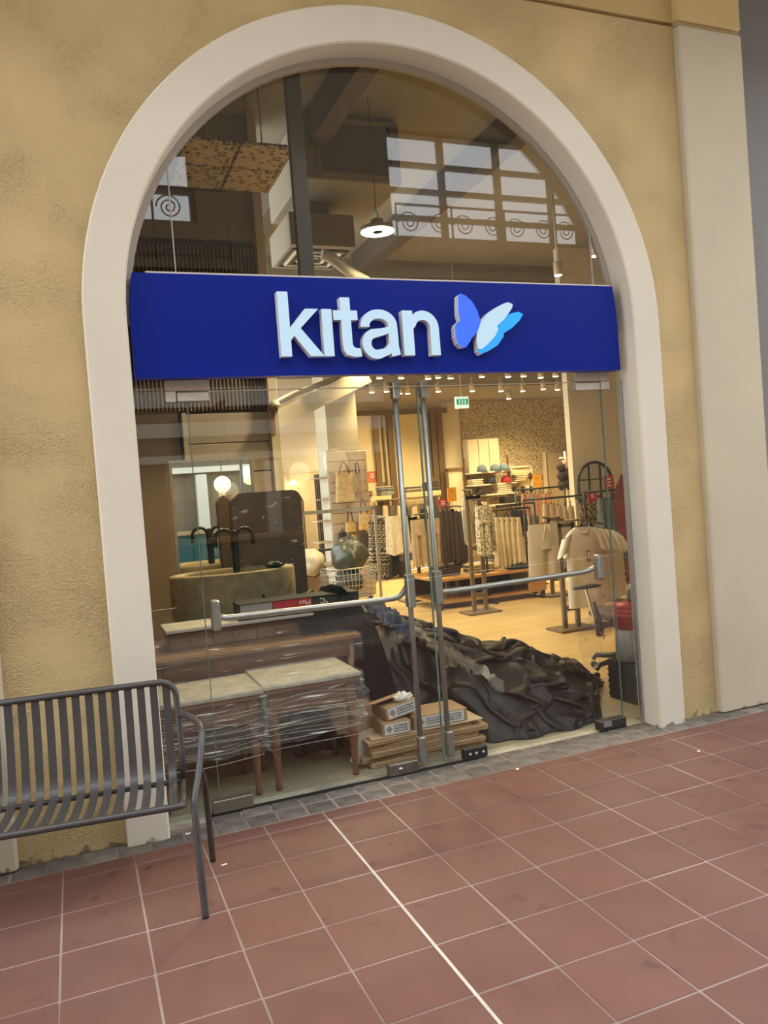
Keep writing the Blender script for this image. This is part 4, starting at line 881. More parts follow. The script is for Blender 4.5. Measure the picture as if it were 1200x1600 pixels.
def lamp_light(name, loc, power, size=.08, col=WARM, parent=None):
    ld = bpy.data.lights.new(name, 'POINT'); ld.energy = power; ld.color = col; ld.shadow_soft_size = size
    o = bpy.data.objects.new(name, ld); COL.objects.link(o)
    if parent: o.parent = parent
    o.location = loc; return o
wl_ = thing('wall_lamp', 'small glowing wall lamp above the fitting-room mirror', 'lamp', at(458, 752, 9.9)); 
M_GLOW = mat('warm_lamp_glow', (1, .85, .55), emit=14, ecol=(1, .82, .5)); M_LAMPW = mat('lamp_white', (0.75, 0.68, 0.52), rough=.5)
MB().lathe([(0, 0), (.05, .0), (.08, -.05), (.075, -.055)], 16).build('shade', M_GLOW, wl_); MB().box((0, .08, .01), (.03, .16, .03)).build('arm', M_LAMPW, wl_); lamp_light('lamp_light', (0, -.12, -.12), 9, .08, WARM, wl_)
# middle column with slat-wall
cA, cB = at(513, 705, 7.6), at(561, 700, 7.6)
co = MB().box(((cA.x+cB.x)/2, 7.88, 2.4), (cB.x-cA.x, .56, 4.8)).build('trim_10', mat('column_beige', (0.48, 0.41, 0.28), rough=.75)); struct(co, 'square beige column in the middle of the shop')
slw = thing('slatwall_panel', 'tall cream slatwall panel on the column hung with bags', 'display panel', (cA.x+.26, 7.57, 0)); M_SLW = mat('slatwall_cream', (0.47, 0.36, 0.25), rough=.6)
for k in range(14): MB().box((.02, 0, .12+.155*k), (.60, .03, .146), bev=.004).build('slat', M_SLW, slw)
MB().box((0.02, .012, 1.12), (.58, .02, 2.2)).build('backing', mat('slat_groove', (0.30, 0.22, 0.14), rough=.8), slw); MB().box((-.30, .17, 1.12), (.03, .36, 2.22)).build('side_board', mat('side_board_grey', (0.5, 0.47, 0.38), rough=.6), slw)
for k in range(5): MB().box((-.42, .17, .55+.32*k), (.20, .34, .02)).build('side_shelf', M_SLW, slw)
# ---- generic bags
def bag_thing(p, w, h, strap, col, label, slant=.75, name='handbag', dep=.08, cat='bag'):
    m = mat('bag_%.2f_%.2f_%.2f' % col, col, rough=.7, var=.2, scale=12); t = thing(name, label, cat, p, 0, 'bags on display')
    b = MB(); n = 10
    def fn(u_, v_):
        a = u_*2*PI; ww = w/2*(slant+(1-slant)*(1-v_)); return (ww*math.copysign(abs(math.cos(a))**.6, math.cos(a)), dep/2*(1-.45*v_)*math.copysign(abs(math.sin(a))**.7, math.sin(a)), -strap-h+h*v_+.012*noise.noise(Vector((u_*5, v_*4, w*50))))
    b.grid(fn, 28, 8); b.add([fn(i/28, 0) for i in range(28)], [tuple(range(28))]); b.add([fn(i/28, 1) for i in range(28)], [tuple(range(28))]); b.build('body', m, t)
    ms = mat('strap_dark', (0.05, 0.03, 0.02), rough=.6)
    MB().tube([(-w*slant*.36, -dep*.3, -strap-.02), (-w*.10, -.01, -.03), (0, 0, 0), (w*.10, -.01, -.03), (w*slant*.36, -dep*.3, -strap-.02)], .009, n=6).build('strap', ms, t)
    return t
M_HOOK = M_STEEL
def bag_px(px, py, pxw, pyh, pys, col, label, Y=7.46, **k):
    p = at(px, py, Y); s = mpp(p); MB().tube([(p.x, Y-.01, p.z), (p.x, 7.56, p.z+.005)], .005, n=5).build('slat_hook', M_HOOK, slw).matrix_parent_inverse = slw.matrix_world.inverted() if False else Matrix.Translation(-Vector(slw.location))
    return bag_thing(p, pxw*s, pyh*s, pys*s, col, label, **k)
bag_px(536, 722, 34, 46, 16, (0.50, 0.36, 0.18), 'large two-tone cream shoulder bag with a dark strap on the slatwall'); bag_px(557, 722, 21, 30, 16, (0.30, 0.20, 0.08), 'olive brown shoulder bag at the upper right of the slatwall', slant=.45)
bag_px(566, 778, 20, 26, 23, (0.52, 0.34, 0.10), 'mustard patterned tote with long brown handles'); bag_px(545, 792, 18, 18, 22, (0.50, 0.33, 0.12), 'small tan bag with long brown handles'); bag_px(549, 828, 21, 22, 7, (0.58, 0.40, 0.10), 'small yellow patterned pouch lowest on the slatwall')
bag_px(534, 826, 16, 26, 6, (0.03, 0.025, 0.02), 'black handbag beside the yellow pouch'); bag_px(569, 828, 18, 24, 6, (0.06, 0.035, 0.025), 'dark brown handbag at the right edge of the slatwall')
# ---- back wall niche with bronze frames
N0, N1 = at(556, 645, 10.45), at(697, 640, 10.45)
M_BRZ = mat('bronze_profile', (0.16, 0.10, 0.045), rough=.5); M_NICHE = mat('niche_yellow', (0.82, 0.68, 0.40), rough=.8)
nf = MB().box(((N0.x+N1.x)/2, 10.53, 1.55), (N1.x-N0.x, .04, 3.06)).build('wall_niche', M_NICHE); struct(nf, 'bright cream lit niche panel on the back wall')
def vbar(px, Y, z1, wdt, parent, m=M_BRZ): p = at(px, 720, Y); return MB().box((p.x, Y, z1/2), (wdt, .06, z1)).build('vertical_bar', m, parent)
for px, w in ((591, .10), (602, .03), (613, .12), (672, .05), (680, .12), (690, .12)): vbar(px, 10.44, 3.08, w, nf)
MB().box(((N0.x+N1.x)/2, 10.44, 3.07), (N1.x-N0.x, .07, .09)).build('top_bar', M_BRZ, nf)
def shelf_unit(px0, px1, pys, Y, name, label, m, dep=.32, thick=.05, posts=True):
    a, c = at(px0, pys[0], Y), at(px1, pys[0], Y); t = thing(name, label, 'shelf', ((a.x+c.x)/2, Y, 0)); w = c.x-a.x
    zs_ = [at((px0+px1)/2, py, Y).z for py in pys]
    for z in zs_: MB().box((0, 0, z), (w, dep, thick), bev=.004).build('shelf_board', m, t)
    if posts:
        for sx in (-1, 1): MB().box((sx*(w/2-.015), dep*.35, zs_[0]/2+.15), (.03, .03, zs_[0]+.3)).build('upright', M_BRZ, t)
    return t, w, zs_
M_SHW = mat('pale_shelf_wood', (0.62, 0.47, 0.25), rough=.5, var=.08, scale=4)
s1, w1, z1 = shelf_unit(575, 607, [779], 10.2, 'wall_shelf', 'pale wood wall shelf left of the left door rod', M_SHW, thick=.09); s2, w2, z2 = shelf_unit(630, 684, [772], 10.2, 'wall_shelf', 'pale wood wall shelf seen between the door rods', M_SHW, thick=.09)
def folded(x, y, z, w, n, cols, label, group, dep=.26, hh=.035):
    t = thing('folded_stack', label, 'clothes', (x, y, z), 0, group)
    for k in range(n):
        c = cols[k % len(cols)]; MB().box((random.uniform(-.01, .01), 0, hh*(k+.5)), (w*random.uniform(.9, 1), dep, hh*.94), bev=hh*.4).build('garment', mat('cloth_%.2f_%.2f_%.2f' % c, c, rough=.9, var=.15, scale=20), t)
    return t
GS = 'folded clothes on the wall shelves'
folded(s1.location.x+.15, 10.2, z1[0]+.047, .30, 5, [(.20, .22, .20), (.30, .30, .26), (.12, .13, .12)], 'grey folded stack on the left wall shelf', GS); folded(s1.location.x-.25, 10.2, z1[0]+.047, .24, 3, [(.10, .03, .03), (.3, .2, .15)], 'dark red folded stack on the left wall shelf', GS)
folded(s2.location.x-.18, 10.2, z2[0]+.047, .34, 3, [(.10, .09, .08), (.34, .28, .2), (.05, .045, .04)], 'striped dark folded stack on the right wall shelf', GS); folded(s2.location.x+.22, 10.2, z2[0]+.047, .28, 5, [(.04, .035, .03), (.08, .06, .05)], 'black folded stack on the right wall shelf', GS)
# cream panel right of the niche and framed opening
struct(MB().box((at(709, 700, 10.45).x, 10.52, 1.62), (at(723, 700, 10.45).x-at(697, 700, 10.45).x, .05, 3.24)).build('wall_panel', M_IW), 'plain cream wall panel right of the niche')
ff = thing('framed_panel', 'cream wall panel in a bronze frame below the plain wall', 'panel', (at(711, 735, 10.3).x, 10.3, 0)); zt = at(711, 733, 10.3).z
MB().box((0, .02, zt/2), (.36, .02, zt)).build('panel', M_IW, ff)
for sx in (-.19, .19): MB().box((sx, 0, zt/2), (.05, .05, zt)).build('frame_side', M_BRZ, ff)
MB().box((0, 0, zt), (.43, .05, .05)).build('frame_top', M_BRZ, ff)
# spotted wallpaper wall
def spot_mat():
    m = mat('spotted_wallpaper', (0.46, 0.36, 0.22), rough=.8); n = m.node_tree.nodes; l = m.node_tree.links; b = n['Principled BSDF']
    t = n.new('ShaderNodeTexCoord'); v = n.new('ShaderNodeTexVoronoi'); v.inputs['Scale'].default_value = 30; l.new(t.outputs['Object'], v.inputs['Vector'])
    r = n.new('ShaderNodeValToRGB'); r.color_ramp.elements[0].position = .30; r.color_ramp.elements[1].position = .42; r.color_ramp.elements[0].color = (.10, .075, .05, 1); r.color_ramp.elements[1].color = (.56, .44, .27, 1)
    l.new(v.outputs['Distance'], r.inputs[0]); l.new(r.outputs[0], b.inputs['Base Color']); return m
wx0, wx1 = at(723, 680, 10.5).x, at(905, 680, 10.5).x
struct(MB().box(((wx0+wx1)/2, 10.53, 1.62), (wx1-wx0, .03, 3.24)).build('wall_wallpaper', spot_mat()), 'back wall with small dark spots on tan wallpaper')
cp = thing('wall_cabinet', 'plain white wall cabinet on the spotted wallpaper', 'cabinet', (at(753, 712, 10.38).x, 10.38, at(753, 740, 10.38).z)); cw = at(778, 712, 10.38).x-at(729, 712, 10.38).x; chh = at(753, 686, 10.38).z-at(753, 740, 10.38).z
MB().box((0, .03, chh/2), (cw, .2, chh)).build('body', M_IW, cp)
for k in range(3): MB().box((-cw/2+cw*(k+.5)/3, -.08, chh/2), (cw/3-.012, .02, chh-.02), bev=.003).build('door', mat('cabinet_door_cream', (0.66, 0.56, 0.38), rough=.6), cp)
s3, w3, z3 = shelf_unit(730, 800, [738, 757, 773, 790], 10.15, 'shelf_rack', 'white wall rack with caps and folded goods under the cabinet', mat('white_shelf', (0.7, 0.62, 0.48), rough=.5), thick=.03)
def cap(x, y, z, col, label):
    t = thing('cap', label, 'cap', (x, y, z), 0, 'caps on the white rack'); m = mat('cap_%.2f_%.2f' % col[:2], col, rough=.8)
    MB().lathe([(.10, 0), (.10, .04), (.085, .10), (.05, .135), (0, .145)], 18).build('crown', m, t); MB().prism([(-.09, -.05), (.09, -.05), (.07, -.15), (0, -.18), (-.07, -.15)], .0, .012, 'z').build('brim', m, t)
sxx = s3.location.x
cap(sxx-.02, 10.10, z3[1]+.017, (.02, .02, .025), 'black cap on the second shelf of the white rack'); cap(sxx+.32, 10.10, z3[1]+.017, (.40, .02, .02), 'red cap on the second shelf of the white rack'); cap(sxx-.28, 10.10, z3[2]+.017, (.025, .02, .02), 'black cap on the third shelf of the white rack'); cap(sxx-.20, 10.10, z3[0]+.017, (.10, .13, .17), 'grey blue cap on the top shelf, left'); cap(sxx+.10, 10.10, z3[0]+.017, (.12, .16, .20), 'grey blue cap on the top shelf, middle'); cap(sxx+.30, 10.10, z3[0]+.017, (.11, .17, .20), 'grey blue cap on the top shelf, right')
GW = 'folded goods on the white rack'
folded(sxx-.36, 10.12, z3[1]+.017, .26, 3, [(.6, .5, .36)], 'cream folded stack on the second shelf', GW); folded(sxx+.62, 10.12, z3[1]+.017, .26, 4, [(.55, .42, .25), (.5, .36, .2)], 'tan folded stack on the second shelf', GW); folded(sxx+.22, 10.12, z3[2]+.017, .34, 5, [(.64, .56, .42)], 'white folded stack on the third shelf', GW); folded(sxx-.3, 10.12, z3[3]+.017, .3, 3, [(.5, .42, .3)], 'beige folded stack on the lowest shelf', GW); folded(sxx+.4, 10.12, z3[3]+.017, .4, 4, [(.04, .035, .03)], 'black folded stack on the lowest shelf', GW)
# price posters
def poster(px0, px1, py0, py1, Y, col, label, marks=3, name='price_sign', mark=(.8, .75, .7)):
    a = at(px0, py1, Y); c = at(px1, py0, Y); w, h = c.x-a.x, c.z-a.z
    t = thing(name, label, 'sign', ((a.x+c.x)/2, Y, a.z)); MB().box((0, 0, h/2), (w, .012, h)).build('board', mat('sign_%.2f_%.2f_%.2f' % col, col, rough=.5), t)
    for k in range(marks): MB().box((random.uniform(-.03, .03)*w, -.0075, h*(.72-.24*k)), (w*.36, .002, h*.11)).build('printed_mark', mat('sign_mark_%.1f' % mark[0], mark, rough=.6), t)
    if Y < 9.5: MB().tube([(0, .008, 0), (0, .008, -a.z)], .006, n=6).build('pole', M_BLACKM, t); MB().box((0, .008, .006-a.z), (.16, .16, .012)).build('foot', M_BLACKM, t)
poster(700, 712, 761, 784, 7.2, (.80, .36, .03), 'small orange price sign above the dark skirts', 1, mark=(.5, .2, .05)); poster(831, 845, 741, 764, 10.507, (.80, .38, .04), 'orange price sign on the spotted wall', 1, mark=(.5, .2, .05))
poster(684, 699, 779, 795, 6.1, (.32, .035, .03), 'small dark red sign with white marks above the dark skirts'); poster(944, 958, 742, 764, 4.4, (.42, .03, .03), 'red sign with white marks over the jeans rail'); poster(919, 932, 768, 785, 4.6, (.38, .03, .03), 'red sign before the arched window mirror', 2)
poster(575, 589, 736, 754, 10.503, (.58, .16, .10), 'red outlined card above the left wall shelf', 2, mark=(.8, .7, .5))
poster(787, 797, 724, 738, 10.507, (.62, .55, .42), 'small white picture card beside the white cabinet', 2, mark=(.35, .28, .2))
# accessory stand in white frame, far wall
af = thing('accessory_frame', 'white framed accessory board hung with small goods on the far wall', 'display board', (at(815, 760, 10.2).x, 10.2, at(815, 805, 10.2).z)); aw = at(833, 760, 10.2).x-at(801, 760, 10.2).x; ah = at(815, 729, 10.2).z-at(815, 805, 10.2).z
MB().box((0, .02, ah/2), (aw, .02, ah)).build('board', M_NICHE, af)
for sx in (-1, 1): MB().box((sx*aw/2, 0, ah/2), (.035, .05, ah)).build('frame_side', M_LAMPW, af)
MB().box((0, 0, ah), (aw+.04, .05, .035)).build('frame_top', M_LAMPW, af)
rg = random.Random(5); CC = [(.05, .04, .035), (.6, .5, .4), (.3, .2, .12), (.12, .08, .06), (.55, .35, .25)]
for r in range(4):
    for k in range(5):
        c = rg.choice(CC); MB().lathe([(0, 0), (.03, .01), (.045, .06), (.035, .12), (0, .15)], 8).build('hung_item', mat('item_%.2f_%.2f' % c[:2], c, rough=.8), af, (-aw/2+aw*(k+.5)/5, -.05, ah-.27-.27*r))
# door in far wall and plush garland
dr_ = MB().box((at(873, 740, 10.46).x, 10.47, 1.05), (.52, .05, 2.1)).build('door_3', mat('far_door_beige', (0.50, 0.40, 0.25), rough=.6)); struct(dr_, 'beige door in the spotted far wall'); 
MB().box((at(853, 740, 10.44).x-.02, 10.44, 1.07), (.06, .06, 2.14)).build('door_casing', M_IW, dr_); MB().box((at(862, 772, 10.43).x, 10.43, 1.0), (.03, .05, .14)).build('door_handle', M_BLACKM, dr_)
hs = thing('hat_stand', 'stand hung with dark fluffy hats before the far door', 'stand', (at(886, 760, 8.6).x, 8.6, 0)); zt = at(886, 705, 8.6).z
MB().tube([(0, 0, 0), (0, 0, zt)], .02, n=8).build('pole', M_LAMPW, hs); MB().box((0, 0, .01), (.4, .4, .02)).build('base', M_BLACKM, hs); MB().tube([(-.13, 0, zt-.12), (.18, 0, zt-.12)], .014, n=6).build('crossbar', M_LAMPW, hs)
for k in range(12):
    p = Vector((-.14+.09*(k % 4), -.05, zt-.28-.17*(k//4)+.03*(k % 2))); c = (.03, .025, .02) if k != 1 else (.5, .3, .22)
    MB().grid(lambda u_, v_: Vector((math.cos(u_*2*PI)*math.sin(v_*PI), math.sin(u_*2*PI)*math.sin(v_*PI), math.cos(v_*PI)))*(.085*(1+.3*noise.noise(Vector((u_*6, v_*6, k))))), 12, 8).build('hat', mat('plush_%.2f' % c[0], c, rough=.95), hs, p)
# right pillar with lit cove, arched mirror with grid
pA, pB = at(893, 700, 6.2), at(1010, 700, 6.2)
struct(MB().box(((pA.x+pB.x)/2, 6.26, 2.5), (pB.x-pA.x, .12, 4.9)).build('wall_pillar', M_IW), 'wide cream pillar on the right of the sales floor')
wmr = thing('window_mirror', 'black arched grid mirror standing before the cream pillar', 'mirror', (at(931, 780, 6.05).x, 6.05, 0)); mw = (at(958, 780, 6.05).x-at(905, 780, 6.05).x)/2; mt = at(931, 722, 6.05).z
ap = [(-mw, .6), (mw, .6)]+arc(0, mt-mw, mw, 0, PI, 16)
MB().prism(ap, -.008, .012).build('mirror_glass', M_MIR, wmr); MB().tube([(x, -.015, z) for x, z in ap], .022, n=6, closed=True).build('frame', M_BLACKM, wmr)
for x in (-mw*.33, mw*.33): MB().box((x, -.015, (mt+.6)/2-.02), (.018, .014, mt-.62)).build('grid_bar', M_BLACKM, wmr)
for z in (mt-.25, mt-.55, mt-.85): MB().box((0, -.015, z), (2*mw, .014, .018)).build('grid_bar', M_BLACKM, wmr)
for sx in (-1, 1): MB().tube([(sx*mw*.9, 0, .62), (sx*mw*.9, .05, 0)], .02, n=6).build('leg', M_BLACKM, wmr)
# red paper fans at the right edge
M_FAN = mat('red_fan_paper', (0.27, 0.035, 0.05), rough=.5, var=.1, scale=3)
for cx, cyy, rr_, lb in ((1003, 790, .34, 'upper large red pleated paper disc behind the right door edge'), (1004, 893, .22, 'lower red pleated paper disc behind the right door edge')):
    p = at(cx, cyy, 2.6); t = thing('paper_fan', lb, 'decoration', p, 0, 'red paper discs')
    nn = 48; vs = [(0, -.01, 0)]+[(rr_*math.cos(2*PI*i/nn), -.02*(i % 2), rr_*math.sin(2*PI*i/nn)*1.25) for i in range(nn)]+[(0, .03, 0)]
    MB().add(vs, [(0, 1+i, 1+(i+1) % nn) for i in range(nn)]+[(nn+1, 1+(i+1) % nn, 1+i) for i in range(nn)]).build('disc', M_FAN, t)
    MB().tube([(.25*rr_*math.cos(a), -.022, .3*rr_*math.sin(a)) for a in [2*PI*i/24 for i in range(24)]], .012, n=6, closed=True).build('ring', mat('fan_ring_pink', (.55, .12, .13), rough=.5), t)
    MB().tube([(0, .02, 0), (0, .02, 4.9-p.z)], .003, n=4).build('string', M_LAMPW, t)
# ================================================================== GARMENT STANDS AND GARMENTS
M_STD = mat('bronze_stand', (0.14, 0.095, 0.05), rough=.5, metal=.2)
def cloth(name, col, var=.12, scale=10, pattern=None):
    if name in MATS: return MATS[name]
    m = mat(name, col, rough=.9, var=var, scale=scale)
    if pattern:
        n = m.node_tree.nodes; l = m.node_tree.links; b = n['Principled BSDF']; t = [x for x in n if x.type == 'TEX_COORD'][0]
        if pattern[0] == 'stripe':
            w = n.new('ShaderNodeTexWave'); w.inputs['Scale'].default_value = pattern[2]; w.inputs['Distortion'].default_value = pattern[3]; w.inputs['Detail'].default_value = 2; w.bands_direction = pattern[4]
            src = w.outputs['Fac']; l.new(t.outputs['Object'], w.inputs['Vector'])
        else:
            w = n.new('ShaderNodeTexVoronoi'); w.inputs['Scale'].default_value = pattern[2]; src = w.outputs['Distance']; l.new(t.outputs['Object'], w.inputs['Vector'])
        r = n.new('ShaderNodeValToRGB'); r.color_ramp.elements[0].position = .42; r.color_ramp.elements[1].position = .55; r.color_ramp.elements[0].color = (*pattern[1], 1); r.color_ramp.elements[1].color = (*col, 1)
        l.new(src, r.inputs[0]); l.new(r.outputs[0], b.inputs['Base Color'])
    return m
def drape_tube(b, w0, w1, d0, d1, h, folds, amp, seed, x0=0.0, ztop=0.0, tilt=0.0, hem=.02, n=40, rows=12):
    def fn(u_, v_):
        a = u_*2*PI; k = v_**.8; w = w0+(w1-w0)*k; d = d0+(d1-d0)*k
        f = amp*k*math.sin(folds*a+seed+1.7*math.sin(a*2+seed))
        return (x0+tilt*k+(w/2+f*.35)*math.cos(a), (d/2+f)*math.sin(a), ztop-h*v_+(hem*math.sin(3*a+seed) if v_ > .9 else 0)*(v_-.9)*10)
    b.grid(fn, n, rows); return b
def hanger_mesh(w, drop=.0):
    b = MB(); b.tube([(-w/2, 0, -.05), (-w*.1, 0, .005), (0, 0, .015), (w*.1, 0, .005), (w/2, 0, -.05)], .007, n=6)
    b.tube([(0, 0, .015), (0, 0, .05)]+[(.018-.018*math.cos(a), 0, .055+.018*math.sin(a)) for a in [PI*i/6 for i in range(7)]], .003, n=5); return b
M_HNG = mat('black_hanger', (0.012, 0.011, 0.010), rough=.4)
GN = [0]
def hang(kind, px, py0, py1, pxw, Y, yaw, m, label, group, dx=0, name=None):
    GN[0] += 1; sd = GN[0]*1.37
    p = at(px, py0, Y); h = p.z-at(px, py1, Y).z; w = pxw*mpp(p)
    nm = name or {'tee': 't_shirt', 'skirt': 'skirt', 'pants': 'trousers', 'shorts': 'shorts', 'top': 'top', 'jeans': 'jeans', 'dress': 'dress'}[kind]
    t = thing(nm, label, 'clothing', p, yaw, group); b = MB()
    if kind in ('skirt', 'dress'): drape_tube(b, w*.62, w, .05, .10, h, 5, .018, sd)
    elif kind == 'top': drape_tube(b, w*.8, w, .06, .09, h, 4, .012, sd)
    elif kind in ('pants', 'jeans', 'shorts'):
        r = .34 if kind != 'shorts' else .46
        drape_tube(b, w*.92, w*.98, .06, .10, h*r, 3, .008, sd, rows=5, hem=0)
        for s in (-1, 1): drape_tube(b, w*.52, w*(.46 if kind != 'shorts' else .54), .10, .085, h*(1-r+.06), 3, .012, sd+s, x0=s*w*.245, ztop=-h*(r-.06), tilt=s*w*.02)
        if kind == 'shorts': MB().tube([(-.05*w, -.055, -.02), (-.12*w, -.06, -h*.28)], .005, n=5).tube([(.05*w, -.055, -.02), (.10*w, -.06, -h*.25)], .005, n=5).build('drawstring', cloth('cord_cream', (.6, .5, .36)), t)
    elif kind == 'tee':
        def body(u_, v_):
            a = u_*2*PI; sh = 1-.55*max(0, (.10-v_)/.10)**1.5 if v_ < .10 else 1+.10*(v_-.1)
            return (w/2*sh*math.copysign(abs(math.cos(a))**.75, math.cos(a)), (.045+.012*math.sin(5*a+sd)*v_)*math.sin(a)*(.5+.5*min(1, v_*6)), -h*v_+(.05*max(0, .10-v_)*0))
        b.grid(body, 44, 18)
        for s in (-1, 1):
            def slv(u_, v_):
                a = u_*2*PI; r_ = h*.085*(1+.15*v_); cx_ = s*(w*.47+w*.17*v_); cz_ = -h*.10-h*.23*v_
                return (cx_+s*r_*.55*math.cos(a)*1.3, .042*math.sin(a), cz_+r_*math.cos(a)*-.45)
            b.grid(slv, 20, 8)
    b.build('fabric', m, t, fix=False)
    if kind == 'tee':
        MB().tube([(w*.17*math.cos(a), -.030*abs(math.sin(a))-.012, -.012+h*.045*math.sin(a)*(1 if math.sin(a) > 0 else 1.3)-.0) for a in [PI+PI*i/10 for i in range(11)]], .007, n=5).build('neckband', m, t)
    MB() if False else hanger_mesh(min(w*.8, .42)).build('hanger', M_HNG, t, (0, 0, 0))
    return t
def stand(px, py, Yb, ztop, label, arms, two=True, wdt=.16, base=(.44, .30)):
    p = onfloor(px, py); t = thing('garment_stand', label, 'clothes stand', (p.x, p.y, 0), 0)
    MB().box((0, 0, .012), (base[0], base[1], .024), bev=.004).build('base_plate', M_STD, t)
    for s in (-1, 1): MB().box((s*wdt/2, 0, ztop/2), (.045, .035, ztop)).build('upright', M_STD, t)
    for z in (.22, ztop*.55): MB().box((0, 0, z), (wdt, .03, .05)).build('tie_block', M_STD, t)
    for (xa, ya, xb, yb, z) in arms: MB().tube([(xa, ya, z), (xb, yb, z)], .014, n=8).build('arm', M_STD, t)
    return t
# stand positions from their base plates on the floor
W = onfloor(753, 957); D = onfloor(712, 945); Bg = onfloor(648, 938); T = onfloor(898, 982)
def zat(px, py, Y): return at(px, py, Y).z
STANDS = {}
for key, px, py, zt_px, lb in (('tee', 894, 983, (915, 812, 3.3), 'bronze stand carrying the white t-shirts'), ('mid', 751, 957, (752, 772, 4.9), 'bronze stand with patterned trousers in the middle'), ('dark', 709, 945, (708, 795, 5.7), 'bronze stand with dark brown skirts'), ('beige', 650, 938, (660, 806, 6.5), 'bronze stand with beige trousers behind the door rods'), ('short', 872, 930, (853, 812, 4.9), 'bronze stand with light shorts')):
    STANDS[key] = stand(px, py, 0, zat(*zt_px), lb, [])
def arm_through(key, objs):
    """hanging arm of a stand that passes under every hanger hook, tied back to the uprights"""
    s = STANDS[key]; L = Vector(s.location); bpy.context.view_layer.update()
    pts = sorted([Vector(o.location)+Vector((0, 0, .072))-L for o in objs], key=lambda v: (v.x, v.y)); top = max(c.dimensions.z for c in s.children if c.name.startswith('upright')) if False else None
    zt_ = max(v.co.z for c in s.children if c.name.startswith('upright') for v in c.data.vertices)
    path = [pts[0]+(pts[0]-pts[-1]).normalized()*.05]+pts+[pts[-1]+(pts[-1]-pts[0]).normalized()*.05] if len(pts) > 1 else pts
    MB().tube(path, .011, n=6).build('arm', M_STD, s)
    near_ = min(pts, key=lambda v: v.x*v.x+v.y*v.y); MB().tube([near_, Vector((0, 0, near_.z)), Vector((0, 0, zt_-.03))], .012, n=6).build('arm_brace', M_STD, s); MB().box((0, 0, zt_-.03), (.2, .035, .04)).build('cross_head', M_STD, s)
# t-shirts
M_TEE = cloth('tee_offwhite', (0.66, 0.63, 0.54), .05, 4)
tl = ['front off-white t-shirt with a brown swing tag on the stand', 'second off-white t-shirt from the front on the stand', 'third off-white t-shirt from the front on the stand', 'fourth off-white t-shirt from the front on the stand', 'rearmost off-white t-shirt on the stand']
_g = []
for k in range(5):
    t = hang('tee', 909+9*k, 823+1.5*k, 949-4*k, 58, 3.12+.11*k, -.10, M_TEE, tl[k], 'off-white t-shirts on the stand'); _g.append(t)
    if k == 0:
        g = MB().box((.02, -.062, -.30), (.045, .004, .12)).build('swing_tag', mat('kraft_tag', (.33, .20, .11), rough=.7), t); MB().box((.02, -.065, -.29), (.03, .002, .06)).build('tag_print', M_LAB, g)
arm_through('tee', _g)
# light shorts
_g = []
M_SHO = cloth('shorts_greige', (0.42, 0.36, 0.29), .08, 6)
for k, (px, a, c, w, y) in enumerate(((851, 818, 905, 62, 4.62), (872, 820, 897, 50, 4.80), (886, 822, 890, 40, 4.95))): _g.append(hang('shorts', px, a, c, w, y, -.12, M_SHO, ('greige drawstring shorts at the front of their stand', 'greige shorts behind the front pair', 'greige shorts rearmost beside the t-shirts')[k], 'greige shorts on their stand'))
arm_through('short', _g)
# upper rows behind the shorts
M_BT = cloth('sand_top', (0.48, 0.36, 0.24))
for k in range(5): hang('top', 852+10*k, 787+1*k, 832+2*k, 15, 5.9, .5, M_BT, ('first', 'second', 'third', 'fourth', 'fifth')[k]+' sand coloured top from the left behind the shorts', 'sand tops behind the shorts')
rail = thing('clothes_rail', 'black clothes rail with sand tops behind the shorts', 'clothes rail', (at(870, 785, 5.9).x, 5.9, 0)); zr = zat(870, 784, 5.9)+.06; MB().tube([(-.55, 0, zr), (.55, 0, zr)], .015, n=8).build('bar', M_BLACKM, rail)
for s in (-1, 1): MB().tube([(s*.55, 0, 0), (s*.55, 0, zr)], .015, n=8).build('upright', M_BLACKM, rail); MB().box((s*.55, 0, .01), (.05, .4, .02)).build('foot', M_BLACKM, rail)
PK = [(.55, .26, .16), (.60, .34, .24), (.42, .44, .34), (.62, .30, .26), (.55, .40, .22), (.64, .44, .36), (.58, .28, .14), (.5, .36, .25)]
pkn = ['coral', 'peach', 'sage', 'salmon', 'mustard', 'pale pink', 'orange', 'tan']
for k in range(8): hang('top', 818+6.2*k, 771, 803+2*(k % 2), 11, 7.2, .6, cloth('fruit_top_%d' % k, PK[k], .2, 14), pkn[k]+' top on the far rail of bright tops', 'bright tops on the far rail')
rail2 = thing('clothes_rail', 'black clothes rail with the bright tops', 'clothes rail', (at(841, 770, 7.2).x, 7.2, 0)); zr = zat(841, 768, 7.2)+.05; MB().tube([(-.42, 0, zr), (.5, 0, zr)], .015, n=8).build('bar', M_BLACKM, rail2)
for s in (-.42, .5): MB().tube([(s, 0, 0), (s, 0, zr)], .015, n=8).build('upright', M_BLACKM, rail2); MB().box((s, 0, .01), (.05, .4, .02)).build('foot', M_BLACKM, rail2)
M_NAV = cloth('dark_denim', (0.022, 0.026, 0.036))
for k in range(4): hang('skirt', 800+6*k, 797, 829, 13, 6.6, .5, M_NAV, ('first', 'second', 'third', 'fourth')[k]+' dark denim skirt from the left beside the pale skirts', 'dark denim skirts')
rail3 = thing('clothes_rail', 'black clothes rail with the dark denim skirts', 'clothes rail', (at(808, 795, 6.6).x, 6.6, 0)); zr = zat(808, 794, 6.6)+.06; MB().tube([(-.36, 0, zr), (.30, 0, zr)], .015, n=8).build('bar', M_BLACKM, rail3)
for s in (-.36, .30): MB().tube([(s, 0, 0), (s, 0, zr)], .015, n=8).build('upright', M_BLACKM, rail3); MB().box((s, 0, .01), (.05, .4, .02)).build('foot', M_BLACKM, rail3)
